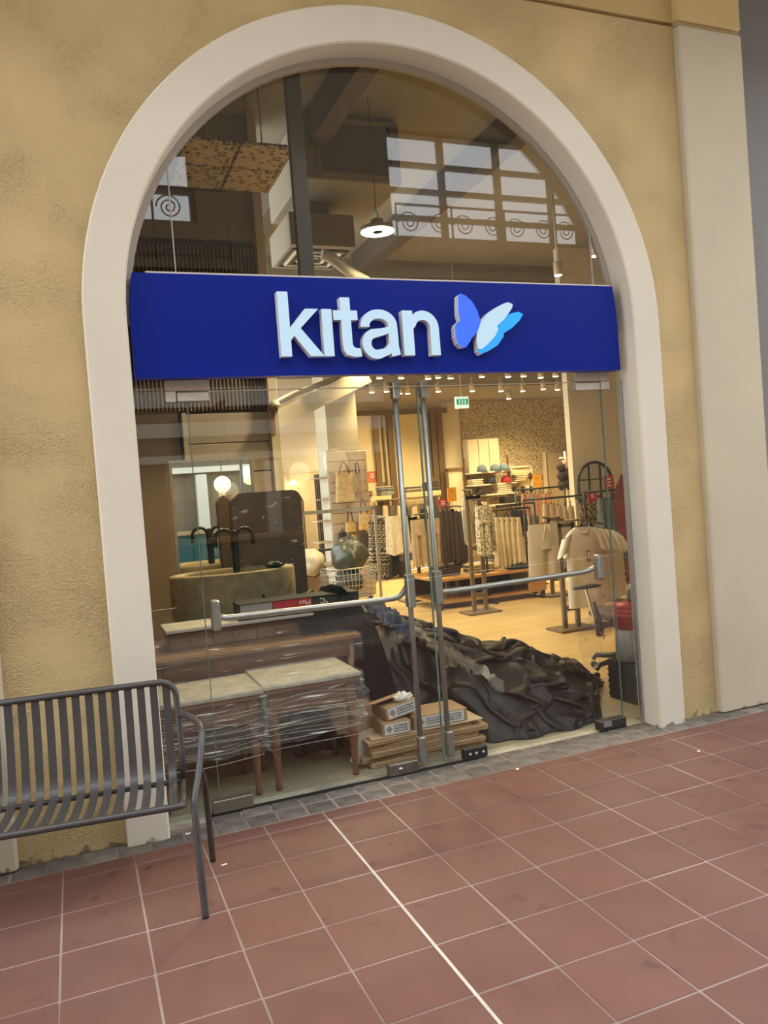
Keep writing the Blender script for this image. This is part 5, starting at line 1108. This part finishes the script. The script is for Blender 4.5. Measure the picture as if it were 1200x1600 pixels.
# patterned trousers, pale skirts
M_PAT = cloth('patterned_cream', (0.55, 0.48, 0.34), pattern=('vor', (.22, .20, .15), 34)); M_STR = cloth('striped_cream', (0.56, 0.48, 0.33), pattern=('stripe', (.25, .22, .15), 9, 1.5, 'X')); M_PALE = cloth('pale_skirt', (0.60, 0.50, 0.33))
_g = [hang('pants', 752, 790, 868, 26, 4.80, .1, M_PAT, 'dotted cream trousers on the middle stand', 'trousers on the middle stand'), hang('pants', 762, 792, 862, 20, 4.95, .3, M_PAT, 'dotted cream trousers behind the front pair', 'trousers on the middle stand'),
 hang('pants', 727, 775, 850, 17, 5.15, .5, M_STR, 'striped cream trousers left of the dotted pair', 'trousers on the middle stand'), hang('pants', 735, 775, 848, 15, 5.2, .5, M_STR, 'striped cream trousers next to the dotted pair', 'trousers on the middle stand')]
arm_through('mid', _g[:2]); arm_through('mid', _g[2:])
for k in range(5): hang('skirt', 775+8.5*k, 808, 886-1.5*k, 17, 5.5, .45, M_PALE, ('first', 'second', 'third', 'fourth', 'fifth')[k]+' pale cream skirt from the left of its rail', 'pale cream skirts')
rail4 = thing('clothes_rail', 'black clothes rail with the pale cream skirts', 'clothes rail', (at(793, 805, 5.5).x, 5.5, 0)); zr = zat(793, 803, 5.5)+.06; MB().tube([(-.36, 0, zr), (.34, 0, zr)], .015, n=8).build('bar', M_BLACKM, rail4)
for s in (-.36, .34): MB().tube([(s, 0, 0), (s, 0, zr)], .015, n=8).build('upright', M_BLACKM, rail4); MB().box((s, 0, .01), (.05, .4, .02)).build('foot', M_BLACKM, rail4)
M_DKB = cloth('dark_brown_skirt', (0.045, 0.030, 0.022))
_g = []
for k in range(5): _g.append(hang('skirt', 690+7.5*k, 800-1*(k % 2), 880-2*(k % 3), 17, 5.66, .4, M_DKB, ('first', 'second', 'third', 'fourth', 'fifth')[k]+' dark brown skirt from the left on its stand', 'dark brown skirts'))
arm_through('dark', _g)
M_BGE = cloth('beige_trouser', (0.46, 0.35, 0.21))
_g = [hang('pants', 652, 812, 884, 26, 6.30, .05, M_BGE, 'beige trousers between the two door rods', 'beige trousers'), hang('pants', 677, 810, 880, 24, 6.40, .2, M_BGE, 'beige trousers right of the right door rod', 'beige trousers')]; arm_through('beige', _g); _h = [hang('top', 637, 800, 850, 14, 6.7, .4, cloth('dark_grey_top', (.08, .07, .06)), 'dark grey top by the left door rod', 'dark tops'), hang('top', 662, 795, 822, 16, 6.9, .3, cloth('black_top', (.025, .02, .018)), 'black top above the beige trousers', 'dark tops')]; arm_through('beige', _h)
M_LACE = cloth('white_lace_top', (0.64, 0.56, 0.40), .15, 30)
hang('top', 614, 806, 866, 32, 5.86, .05, M_LACE, 'cream lace top hung at the front of the chrome rail', 'lace tops'); hang('top', 629, 807, 864, 22, 6.0, .2, M_LACE, 'cream lace top behind the front one', 'lace tops'); hang('skirt', 616, 864, 899, 20, 5.95, 0, cloth('black_skirt', (.012, .011, .010)), 'short black skirt under the lace top', 'dark skirts')
M_ZEB = cloth('zebra_dress', (0.42, 0.34, 0.22), pattern=('stripe', (.03, .025, .02), 7, 14, 'Z'))
_z = []
for k in range(5): _z.append(hang('dress', 579+7*k, 815, 902+3*(k % 2), 15, 6.35, .5, M_ZEB, ('first', 'second', 'third', 'fourth', 'fifth')[k]+' zebra patterned dress from the left on the chrome rail', 'zebra patterned dresses'))
# chrome rail by the trolley
Pq = at(585, 793, 5.9); cr_ = thing('clothes_rail', 'square chrome clothes rail in front of the zebra dresses', 'clothes rail', (Pq.x, 5.9, 0)); L_ = Pq.x-at(470, 805, 5.9).x
MB().box((-L_/2, 0, Pq.z), (L_, .03, .045)).build('bar', M_STEEL, cr_)
for x in (0, -L_): MB().box((x, 0, Pq.z/2), (.03, .03, Pq.z)).build('upright', M_STEEL, cr_); MB().box((x, 0, .01), (.05, .42, .02)).build('foot', M_STD, cr_)
_zp = [Vector(o.location)+Vector((0, 0, .072))-Vector(cr_.location) for o in _z]; MB().tube([Vector((0, 0, _zp[-1].z))]+list(reversed(_zp))+[_zp[0]+Vector((-.06, 0, 0))], .011, n=6).build('lower_arm', M_STEEL, cr_)
# jeans, leopard scarves on the right rail
M_JN = cloth('blue_jeans', (0.10, 0.125, 0.135), .25, 18)
for k in range(5): hang('jeans', 938+8*k, 778+1*k, 872+4*k, 14, 4.3, .5, M_JN, ('first', 'second', 'third', 'fourth', 'fifth')[k]+' pair of blue jeans from the left behind the t-shirts', 'blue jeans')
rail5 = thing('clothes_rail', 'black clothes rail with the blue jeans', 'clothes rail', (at(950, 775, 4.3).x, 4.3, 0)); zr = zat(950, 774, 4.3)+.06; MB().tube([(-.35, 0, zr), (.45, 0, zr)], .015, n=8).build('bar', M_BLACKM, rail5)
for s in (-.35, .45): MB().tube([(s, 0, 0), (s, 0, zr)], .015, n=8).build('upright', M_BLACKM, rail5); MB().box((s, 0, .01), (.05, .4, .02)).build('foot', M_BLACKM, rail5)
M_LEO = cloth('leopard_top', (0.30, 0.21, 0.11), pattern=('vor', (.05, .035, .02), 26))
for k in range(3): hang('top', 910+10*k, 786, 815, 15, 4.75, .4, M_LEO, ('left', 'middle', 'right')[k]+' leopard patterned top before the arched mirror', 'leopard tops')
rail6 = thing('clothes_rail', 'black clothes rail with the leopard tops', 'clothes rail', (at(920, 785, 4.75).x, 4.75, 0)); zr = zat(920, 784, 4.75)+.06; MB().tube([(-.2, 0, zr), (.2, 0, zr)], .015, n=8).build('bar', M_BLACKM, rail6); MB().tube([(0, 0, 0), (0, 0, zr)], .015, n=8).build('upright', M_BLACKM, rail6); MB().box((0, 0, .01), (.3, .3, .02)).build('foot', M_BLACKM, rail6)
# display table with goods
tA, tB = onfloor(817, 938), onfloor(868, 925); tz = zat(817, 895, tA.y)
tb = thing('display_table', 'honey coloured wooden display table with an open shelf', 'table', ((tA.x)+.02, tA.y+.30, 0), .0); M_HON = mat('honey_wood', (0.46, 0.24, 0.07), rough=.4, var=.15, scale=4, stretch=(.4, 3, 3))
TZ = .40
for (sx0, w_) in ((-.35, 1.25),):
    MB().box((-.42, .22, TZ-.02), (1.60, .95, .035), bev=.004).build('tabletop', M_HON, tb); MB().box((-.42, .22, .09), (1.55, .90, .03)).build('lower_shelf', M_HON, tb)
    MB().box((.365, .22, .24), (.03, .92, .28)).build('end_panel', M_HON, tb); MB().box((-.42, .66, .24), (1.56, .03, .28)).build('back_panel', mat('dark_back_panel', (.05, .03, .015), rough=.6), tb); MB().box((.25, -.245, .24), (.26, .03, .30)).build('front_panel', M_HON, tb)
    for x in (-1.18, .34):
        for y in (-.22, .64): MB().box((x, y, .05), (.05, .05, .10)).build('leg', M_BLACKM, tb)
X0, Y0 = tb.location.x, tb.location.y
GT = 'folded goods on the display table'
folded(X0+.10, Y0-.08, TZ, .36, 2, [(.03, .028, .025)], 'low black folded stack at the table front', GT); folded(X0+.02, Y0+.28, TZ, .40, 6, [(.5, .42, .3), (.06, .05, .04), (.4, .33, .24)], 'mixed black and cream folded stack on the table', GT); folded(X0-.42, Y0+.1, TZ, .40, 3, [(.42, .33, .2), (.5, .4, .26)], 'tan folded stack on the table', GT); folded(X0-.9, Y0+.15, TZ, .40, 4, [(.08, .06, .05)], 'dark brown folded stack at the table end', GT); folded(X0-.25, Y0+.1, .107, .6, 3, [(.02, .018, .016)], 'black folded goods on the lower table shelf', GT)
# back display table, dark clothing line near the back wall
for k, (px, py, c, lb) in enumerate(((640, 905, (.035, .03, .026), 'low dark bench of shoes before the lit niche'),)):
    p = onfloor(640, 903); t = thing('low_bench', lb, 'bench', (p.x, p.y+.2, 0)); MB().box((0, 0, .34), (2.4, .5, .05)).build('top', mat('dark_bench', c, rough=.6), t)
    for x in (-1.1, 0, 1.1): MB().box((x, 0, .16), (.06, .45, .32)).build('leg', mat('dark_bench', c, rough=.6), t)
    for q in range(8): folded(p.x-1.0+.28*q, p.y+.2, .366, .22, 2, [(.05, .04, .035), (.3, .22, .14), (.12, .08, .06)][q % 3:q % 3+1], ('first', 'second', 'third', 'fourth', 'fifth', 'sixth', 'seventh', 'eighth')[q]+' small folded stack on the low bench', 'stacks on the low bench', hh=.05)
for k in range(9): hang('top', 590+11.5*k, 790, 835, 13, 9.6, .4, cloth('back_row_%d' % (k % 4), [(.03, .025, .02), (.42, .34, .24), (.10, .075, .055), (.5, .42, .3)][k % 4]), ('first', 'second', 'third', 'fourth', 'fifth', 'sixth', 'seventh', 'eighth', 'ninth')[k]+' top from the left on the rail under the wall shelves', 'tops under the wall shelves')
a_, c_ = at(588, 788, 9.6), at(686, 788, 9.6); rl = thing('clothes_rail', 'long bronze clothes rail under the wall shelves', 'clothes rail', ((a_.x+c_.x)/2, 9.6, 0)); zz = a_.z+.06; hw = (c_.x-a_.x)/2; MB().tube([(-hw, 0, zz), (hw, 0, zz)], .016, n=8).build('bar', M_STD, rl)
for s in (-hw, hw): MB().tube([(s, 0, 0), (s, 0, zz)], .016, n=8).build('upright', M_STD, rl)
# second row of dark rails before the far wall
for k in range(10): hang('top', 735+11*k, 803-1*(k % 2), 838, 14, 8.4, .4, cloth('far_row_%d' % (k % 5), [(.03, .025, .02), (.30, .24, .17), (.06, .05, .045), (.46, .38, .27), (.10, .08, .07)][k % 5]), ('first', 'second', 'third', 'fourth', 'fifth', 'sixth', 'seventh', 'eighth', 'ninth', 'tenth')[k]+' top from the left on the far rail under the white rack', 'tops on the far rail')
a_, c_ = at(730, 802, 8.4), at(840, 797, 8.4); rl = thing('clothes_rail', 'long black clothes rail under the white rack', 'clothes rail', ((a_.x+c_.x)/2, 8.4, 0)); zz = a_.z+.06; hw = (c_.x-a_.x)/2; MB().tube([(-hw, 0, zz), (hw, 0, zz)], .016, n=8).build('bar', M_BLACKM, rl)
for s in (-hw, hw): MB().tube([(s, 0, 0), (s, 0, zz)], .016, n=8).build('upright', M_BLACKM, rl)
# ---- shopping trolley with a bag
ct = at(545, 900, 5.0); tr_ = thing('shopping_trolley', 'wire shopping trolley loaded with bags behind the tarpaulin', 'trolley', (ct.x-.02, 5.0, 0), .15)
zb0, zb1 = .40, .73; M_WIRE = mat('zinc_wire', (0.50, 0.47, 0.40), rough=.3, metal=.8)
def bas(z, u_):   # rounded rectangle basket loop
    k = (z-zb0)/(zb1-zb0); hx, hy = .19+.075*k, .26+.06*k; return [(-hx, -hy, z), (hx, -hy, z), (hx, hy, z), (-hx, hy, z)]
b = MB()
for i in range(6): b.tube(bas(zb0+(zb1-zb0)*i/5, 0), .005 if i < 5 else .009, n=5, closed=True)
b.build('basket_hoops', M_WIRE, tr_)
b = MB()
for k in range(11):
    f = -1+2*k/10
    for s in (-1, 1):
        b.tube([(f*.19, s*.26, zb0), (f*.265, s*.32, zb1)], .0028, n=4); b.tube([(s*.19, f*.26, zb0), (s*.265, f*.32, zb1)], .0028, n=4)
    b.tube([(f*.19, -.26, zb0), (f*.19, .26, zb0)], .0028, n=4)
b.build('basket_wires', M_WIRE, tr_)
for sx in (-1, 1):
    MB().tube([(sx*.20, -.24, .42), (sx*.21, .30, .14), (sx*.22, -.28, .12)], .011, n=6).build('side_frame', M_WIRE, tr_); MB().tube([(sx*.25, .28, .70), (sx*.24, .40, .92)], .011, n=6).build('handle_post', M_WIRE, tr_)
    for y in (-.27, .30): MB().lathe([(0, -.012), (.045, -.012), (.045, .012), (0, .012)], 14).build('wheel', M_PLS, tr_).matrix_local = Matrix.Translation((sx*.21, y, .047))@Matrix.Rotation(PI/2, 4, 'Y')
MB().tube([(-.24, .40, .92), (.24, .40, .92)], .016, n=8).build('handle', M_PLS, tr_)
def blob(c, r, sd, am=.22): return MB().grid(lambda u_, v_: Vector((math.cos(u_*2*PI)*math.sin(v_*PI)*r[0], math.sin(u_*2*PI)*math.sin(v_*PI)*r[1], math.cos(v_*PI)*r[2]))*(1+am*noise.noise(Vector((math.cos(u_*2*PI)*2.2, math.sin(u_*2*PI)*2.2+sd, v_*5)))), 32, 20)
M_GBAG = film_mat('dark_green_bag_film', dens=.9, scale=7, stretch=(1, 1, .7), tint=(.10, .10, .06))
bb = thing('rubbish_bag', 'bulging dark green plastic bag on the trolley', 'bag', (ct.x+.01, 4.98, .86), .15); blob((0, 0, 0), (.20, .23, .20), 2).build('bag', mat('dark_olive_plastic', (.045, .05, .03), rough=.28, var=.4, scale=8, bump=.6, bscale=14), bb, fix=False); blob((0, 0, 0), (.206, .237, .205), 2).build('film_sheen', film_mat('bag_sheen', dens=.22, scale=8, stretch=(1, 1, .6)), bb, fix=False)
MB().tube([(0, 0, .17), (.01, 0, .21), (.03, .01, .235)], [.03, .015, .03], n=8).build('knot', MATS['dark_olive_plastic'], bb)
b2 = tag(blob((0, 0, 0), (.16, .2, .14), 8).build('dark_bundle', mat('dark_stuff', (.04, .04, .03), rough=.5, var=.4, scale=9), loc=(ct.x, 4.99, .57), fix=False), 'dark bundle inside the trolley basket', 'bundle')
b3 = tag(blob((0, 0, 0), (.16, .16, .15), 4).build('white_sack', mat('white_film_sack', (.55, .48, .36), rough=.35, var=.2, scale=9, bump=.4, bscale=20), loc=(ct.x-.37, 5.25, .80), fix=False), 'white film sack left of the trolley bag', 'bag')
def kraft(x, y, z, w, d, h, label, rz=0): 
    t = thing('cardboard_box', label, 'carton', (x, y, z), rz); MB().box((0, 0, h/2), (w, d, h), bev=.004).build('box', M_CARD, t); MB().box((0, 0, h+.001), (w*.12, d*.99, .002)).build('tape', mat('packing_tape', (.42, .30, .16), rough=.3), t)
bx_ = at(478, 935, 5.6); kraft(bx_.x, 5.5, .0, .42, .36, .62, 'tall brown carton left of the trolley', .1); kraft(bx_.x+.0, 5.5, .625, .30, .26, .26, 'small brown carton on top of the tall one', -.1); kraft(bx_.x+.33, 5.75, .0, .34, .3, .3, 'low yellow-brown carton behind the trolley', .3)
# ---- ceiling kit seen through the arch, plus added unseen spotlights
hb = thing('high_bay_lamp', 'round white high-bay lamp hanging on a hook above the sign', 'lamp', at(590, 362, 2.7)); hz = ZC-hb.location.z
MB().lathe([(.0, -.004), (.045, -.004)], 32).build('hub', M_LAMPW, hb); MB().lathe([(.045, -.002), (.145, -.002), (.15, .01), (.15, .012)], 32).build('diffuser', mat('highbay_glow', (1, .97, .9), emit=9, ecol=(1, .96, .88)), hb)
MB().lathe([(.152, .0), (.155, .03), (.10, .05), (.06, .055), (.055, .10), (0, .105)], 32).build('housing', mat('lamp_housing', (.45, .40, .32), rough=.5), hb); MB().tube([(0, 0, .10), (.012, 0, .15), (-.012, 0, .2), (0, 0, .25)], .008, n=6).build('hook', M_STEEL, hb); MB().tube([(0, 0, .25), (0, 0, hz)], .004, n=5).build('cable', M_BLACKM, hb)
ld = bpy.data.lights.new('lamp_light', 'SPOT'); ld.energy = 420; ld.spot_size = math.radians(150); ld.spot_blend = .6; ld.shadow_soft_size = .14; ld.color = (1.0, .78, .45); lo = bpy.data.objects.new('lamp_light', ld); COL.objects.link(lo); lo.parent = hb; lo.location = (0, 0, -.03)
SPOTS = [(564, 592, 7.7), (575, 587, 7.5), (585, 583, 7.3), (593, 591, 7.7), (627, 591, 7.7), (556, 602, 8.3), (581, 613, 9.3), (604, 612, 9.2), (625, 615, 9.4), (637, 615, 9.4), (669, 592, 7.7), (685, 590, 7.6), (704, 591, 7.7), (685, 612, 9.2), (753, 589, 7.6), (794, 589, 7.6), (818, 588, 7.6), (845, 590, 7.7), (868, 588, 7.6), (738, 611, 9.2), (783, 611, 9.2), (817, 611, 9.2), (849, 608, 9.0), (871, 609, 9.1), (795, 623, 9.8), (872, 430, 4.4), (930, 400, 3.6), (330, 545, 2.35), (480, 545, 2.35), (640, 545, 3.7), (760, 545, 3.7), (400, 545, 5.2), (560, 545, 5.2), (700, 545, 5.2), (860, 545, 5.2)]  # last entries, level with the sign: unseen lamps added to brighten the entrance
M_SPH = mat('track_spot_white', (.62, .52, .36), rough=.5)
GLW = mat('spot_glow', (1, .9, .65), emit=16, ecol=(1, .86, .58))
ORD = ['first', 'second', 'third', 'fourth', 'fifth', 'sixth', 'seventh', 'eighth', 'ninth', 'tenth', 'eleventh', 'twelfth', 'thirteenth', 'fourteenth', 'fifteenth']
near = sorted(s[0] for s in SPOTS if 7.2 < s[2] < 8.5); farr = sorted(s[0] for s in SPOTS if s[2] >= 8.5); fron = sorted(s[0] for s in SPOTS if s[2] < 7.2)
def spot_label(px, Y):
    if Y >= 8.5: return ORD[farr.index(px)]+' spotlight from the left in the far ceiling row'
    if Y > 7.2: return ORD[near.index(px)]+' spotlight from the left in the ceiling row just below the sign'
    if px == 930: return 'white ceiling spotlight nearest the right arch edge'
    if px == 872: return 'white ceiling spotlight just above the right end of the sign'
    return ORD[fron.index(px)]+' added spotlight from the left, unseen behind the sign'
for k, (px, py, Y) in enumerate(SPOTS):
    p = at(px, py, Y); p.z = at(600, 545, Y).z if 450 < py < 560 else p.z; ceil = 3.53 if Y > 7.2 else (ZC if py < 450 else p.z+.26)
    t = thing('track_spotlight', spot_label(px, Y), 'spotlight', p, 0, 'ceiling spotlights' if Y > 7.2 else 'high ceiling spotlights')
    MB().lathe([(.045, -.0), (.05, .0), (.05, .15), (.02, .165), (0, .165)], 14).build('can', M_SPH, t); MB().lathe([(0, -.006), (.042, -.006), (.045, .0)], 14).build('lens', GLW, t); MB().tube([(0, 0, .16), (0, 0, max(.2, ceil-p.z))], .01, n=6).build('stem', M_SPH, t)
    s = bpy.data.lights.new('spot_light', 'SPOT'); s.energy = 108; s.spot_size = math.radians(125); s.spot_blend = .7; s.shadow_soft_size = .05; s.color = WARM; so = bpy.data.objects.new('spot_light', s); COL.objects.link(so); so.parent = t; so.location = (0, 0, -.02); so.rotation_euler = (random.uniform(-.3, .3), random.uniform(-.3, .3), 0)
for k, Yt in enumerate((2.35, 3.7, 5.2)):  # unseen trusses, added only to carry the extra spotlights
    zt_ = at(600, 545, Yt).z+.27; x0_, x1_ = (.40, 12.2) if Yt < 3.2 else (1.9, 12.2)
    tr2 = thing('added_truss', ('nearest', 'middle', 'farthest')[k]+' unseen horizontal truss behind the sign, added for the extra spotlights', 'truss', ((x0_+x1_)/2, Yt, zt_))
    for s_ in (0, .18): MB().tube([(-(x1_-x0_)/2, 0, s_), ((x1_-x0_)/2, 0, s_)], .018, n=6).build('chord', M_STEEL, tr2)
    bz = MB(); n_ = int((x1_-x0_)/.3)
    for i in range(n_): bz.tube([(-(x1_-x0_)/2+.3*i, 0, .18*(i % 2)), (-(x1_-x0_)/2+.3*(i+1), 0, .18*((i+1) % 2))], .008, n=4)
    bz.build('lattice', M_STEEL, tr2)
# soffit box with dark grille, vent box, pipes, duct
a_, c_ = at(480, 278, 3.0), at(615, 190, 3.0); sf = thing('ceiling_unit', 'boxed air conditioning unit with a dark intake on the ceiling', 'ceiling unit', ((a_.x+c_.x)/2, 3.0, a_.z)); wv = c_.x-a_.x; hv = min(c_.z, ZC)-a_.z
MB().box((0, .6, hv/2), (wv+.08, 1.2, hv), bev=.01).build('casing', M_CEIL, sf); MB().box((.04, -.004, hv*.5), (wv*.80, .012, hv*.78)).build('intake', mat('dark_intake', (.09, .08, .07), rough=.7), sf)
for (x, z, w, h) in ((.04, hv*.91, wv*.84, .03), (.04, hv*.09, wv*.84, .03), (.04-wv*.41, hv*.5, .03, hv*.84), (.04+wv*.41, hv*.5, .03, hv*.84)): MB().box((x, -.012, z), (w, .014, h)).build('intake_frame', M_CEIL, sf)
a_ = at(462, 388, 3.4); c_ = at(540, 362, 3.4); vb = thing('vent_box', 'beige ceiling duct box with a square louvred vent below', 'vent', ((a_.x+c_.x)/2, 3.6, a_.z)); wv = c_.x-a_.x
MB().box((0, .1, .16), (wv*1.25, .75, .30), bev=.006).build('duct_box', M_CEIL, vb); MB().box((0, .1, .63), (.3, .3, .68)).build('riser', M_CEIL, vb)
for k in range(5):
    s_ = .27-.05*k
    fr_ = MB()
    for sx, sy, dx, dy in ((-1, 0, .018, 2*s_), (1, 0, .018, 2*s_), (0, -1, 2*s_, .018), (0, 1, 2*s_, .018)): fr_.box((sx*s_, .1+sy*s_, .004-.004*(k % 2)), (dx, dy, .016))
    fr_.build('louvre', M_LAMPW if k % 2 else M_DARKG, vb)
# bare pipe and duct under the ceiling
pp = smooth_pts([at(503, 397, 3.2), at(515, 400, 3.2), at(545, 425, 3.2), at(600, 455, 3.2)], 2); tag(MB().tube(pp, .05, n=12).build('ceiling_pipe', mat('grey_pvc', (.38, .33, .25), rough=.5)), 'bent grey pipe just above the sign', 'pipe')
q0, q1 = at(408, 668, 5.2), at(560, 592, 5.6); _ct = tag(MB().box(((q0.x+q1.x)/2, 5.4, (q0.z+q1.z)/2), ((q1-q0).length, .16, .20), rot=Matrix.Rotation(-math.atan2(q1.z-q0.z, q1.x-q0.x), 3, 'Y')).build('cable_tray', mat('cream_duct', (.55, .48, .35), rough=.6)), 'sloping cream cable duct under the ceiling left of the column', 'duct')
for u_ in (.2, .8): v_ = q0.lerp(q1, u_); MB().tube([(v_.x, 5.4, v_.z), (v_.x, 5.4, ZC)], .006, n=5).build('hanger_rod', M_STEEL, _ct)
q0, q1 = at(412, 640, 5.1), at(530, 590, 5.5); tag(MB().tube([q0, q0.lerp(q1, .4)+Vector((0, 0, .03)), q1], .035, n=10).build('conduit', MATS['grey_pvc']), 'grey conduit above the sloping duct', 'pipe')
# exposed beams of the high ceiling, and panels imitating the arcade ceiling's reflection
def perf():
    m = mat('perforated_panel', (.52, .43, .30), rough=.8); n = m.node_tree.nodes; l = m.node_tree.links; b = n['Principled BSDF']
    t = n.new('ShaderNodeTexCoord'); v = n.new('ShaderNodeTexVoronoi'); v.inputs['Scale'].default_value = 26; v.inputs['Randomness'].default_value = .35; v.distance = 'CHEBYCHEV'; l.new(t.outputs['Object'], v.inputs['Vector'])
    r = n.new('ShaderNodeValToRGB'); r.color_ramp.elements[0].position = .36; r.color_ramp.elements[1].position = .42; r.color_ramp.elements[0].color = (.07, .05, .03, 1); r.color_ramp.elements[1].color = (.56, .46, .31, 1); l.new(v.outputs['Distance'], r.inputs[0]); l.new(r.outputs[0], b.inputs['Base Color']); return m
M_PERF = perf()
for k, (x, y) in enumerate(((1.32, 2.32), (1.74, 2.32), (1.32, 2.77), (1.74, 2.77))):
    t = thing('arcade_reflection_panel', ('nearest left', 'nearest right', 'farther left', 'farther right')[k]+' perforated square panel standing in for the mirrored arcade ceiling', 'ceiling panel', (x, y, 4.2), 0, 'perforated ceiling panels'); MB().box((0, 0, .0), (.40, .43, .025), bev=.004).build('panel', M_PERF, t); MB().tube([(0, 0, .01), (0, 0, ZC-4.2)], .006, n=5).build('hanger_rod', M_STEEL, t)
tag(MB().box((at(455, 120, .75).x, .75, 3.7), (.085, .05, 2.5)).build('sign_hanger_post', mat('dark_post', (.045, .033, .022), rough=.5)), 'dark steel post rising from behind the sign to the ceiling', 'post')
M_BEAM = mat('brown_beam', (.075, .055, .038), rough=.7)
for k, (x, w) in enumerate(((2.42, .16), (4.2, .18))): tag(MB().box((x, 3.7, ZC-.16), (w, 6.4, .30)).build('ceiling_beam', M_BEAM), ('brown steel ceiling beam left of the high-bay lamp', 'brown steel ceiling beam right of the high-bay lamp')[k], 'beam')
# exit sign
ex = thing('exit_sign', 'green and white lit exit sign hanging over the sales floor', 'sign', at(722, 637, 7.0)); s_ = mpp(ex.location)
MB().box((0, 0, 8*s_), (23*s_, .04, 18*s_), bev=.004).build('housing', mat('exit_white', (.7, .72, .66), rough=.4, emit=.8, ecol=(.75, 1, .85)), ex)
MB().box((0, -.022, 9*s_), (20*s_, .004, 9*s_)).build('green_panel', mat('exit_green', (.02, .30, .14), rough=.4, emit=.35, ecol=(.05, .7, .35)), ex)
for sx in (-5, 0, 5): MB().box((sx*s_, -.026, 9*s_), (1.6*s_, .003, 7*s_)).build('pictogram', mat('exit_mark', (.8, .9, .8), rough=.4, emit=.6, ecol=(.8, 1, .9)), ex)
MB().tube([(0, 0, 17*s_), (0, 0, ZC-ex.location.z)], .006, n=5).build('rod', M_LAMPW, ex)
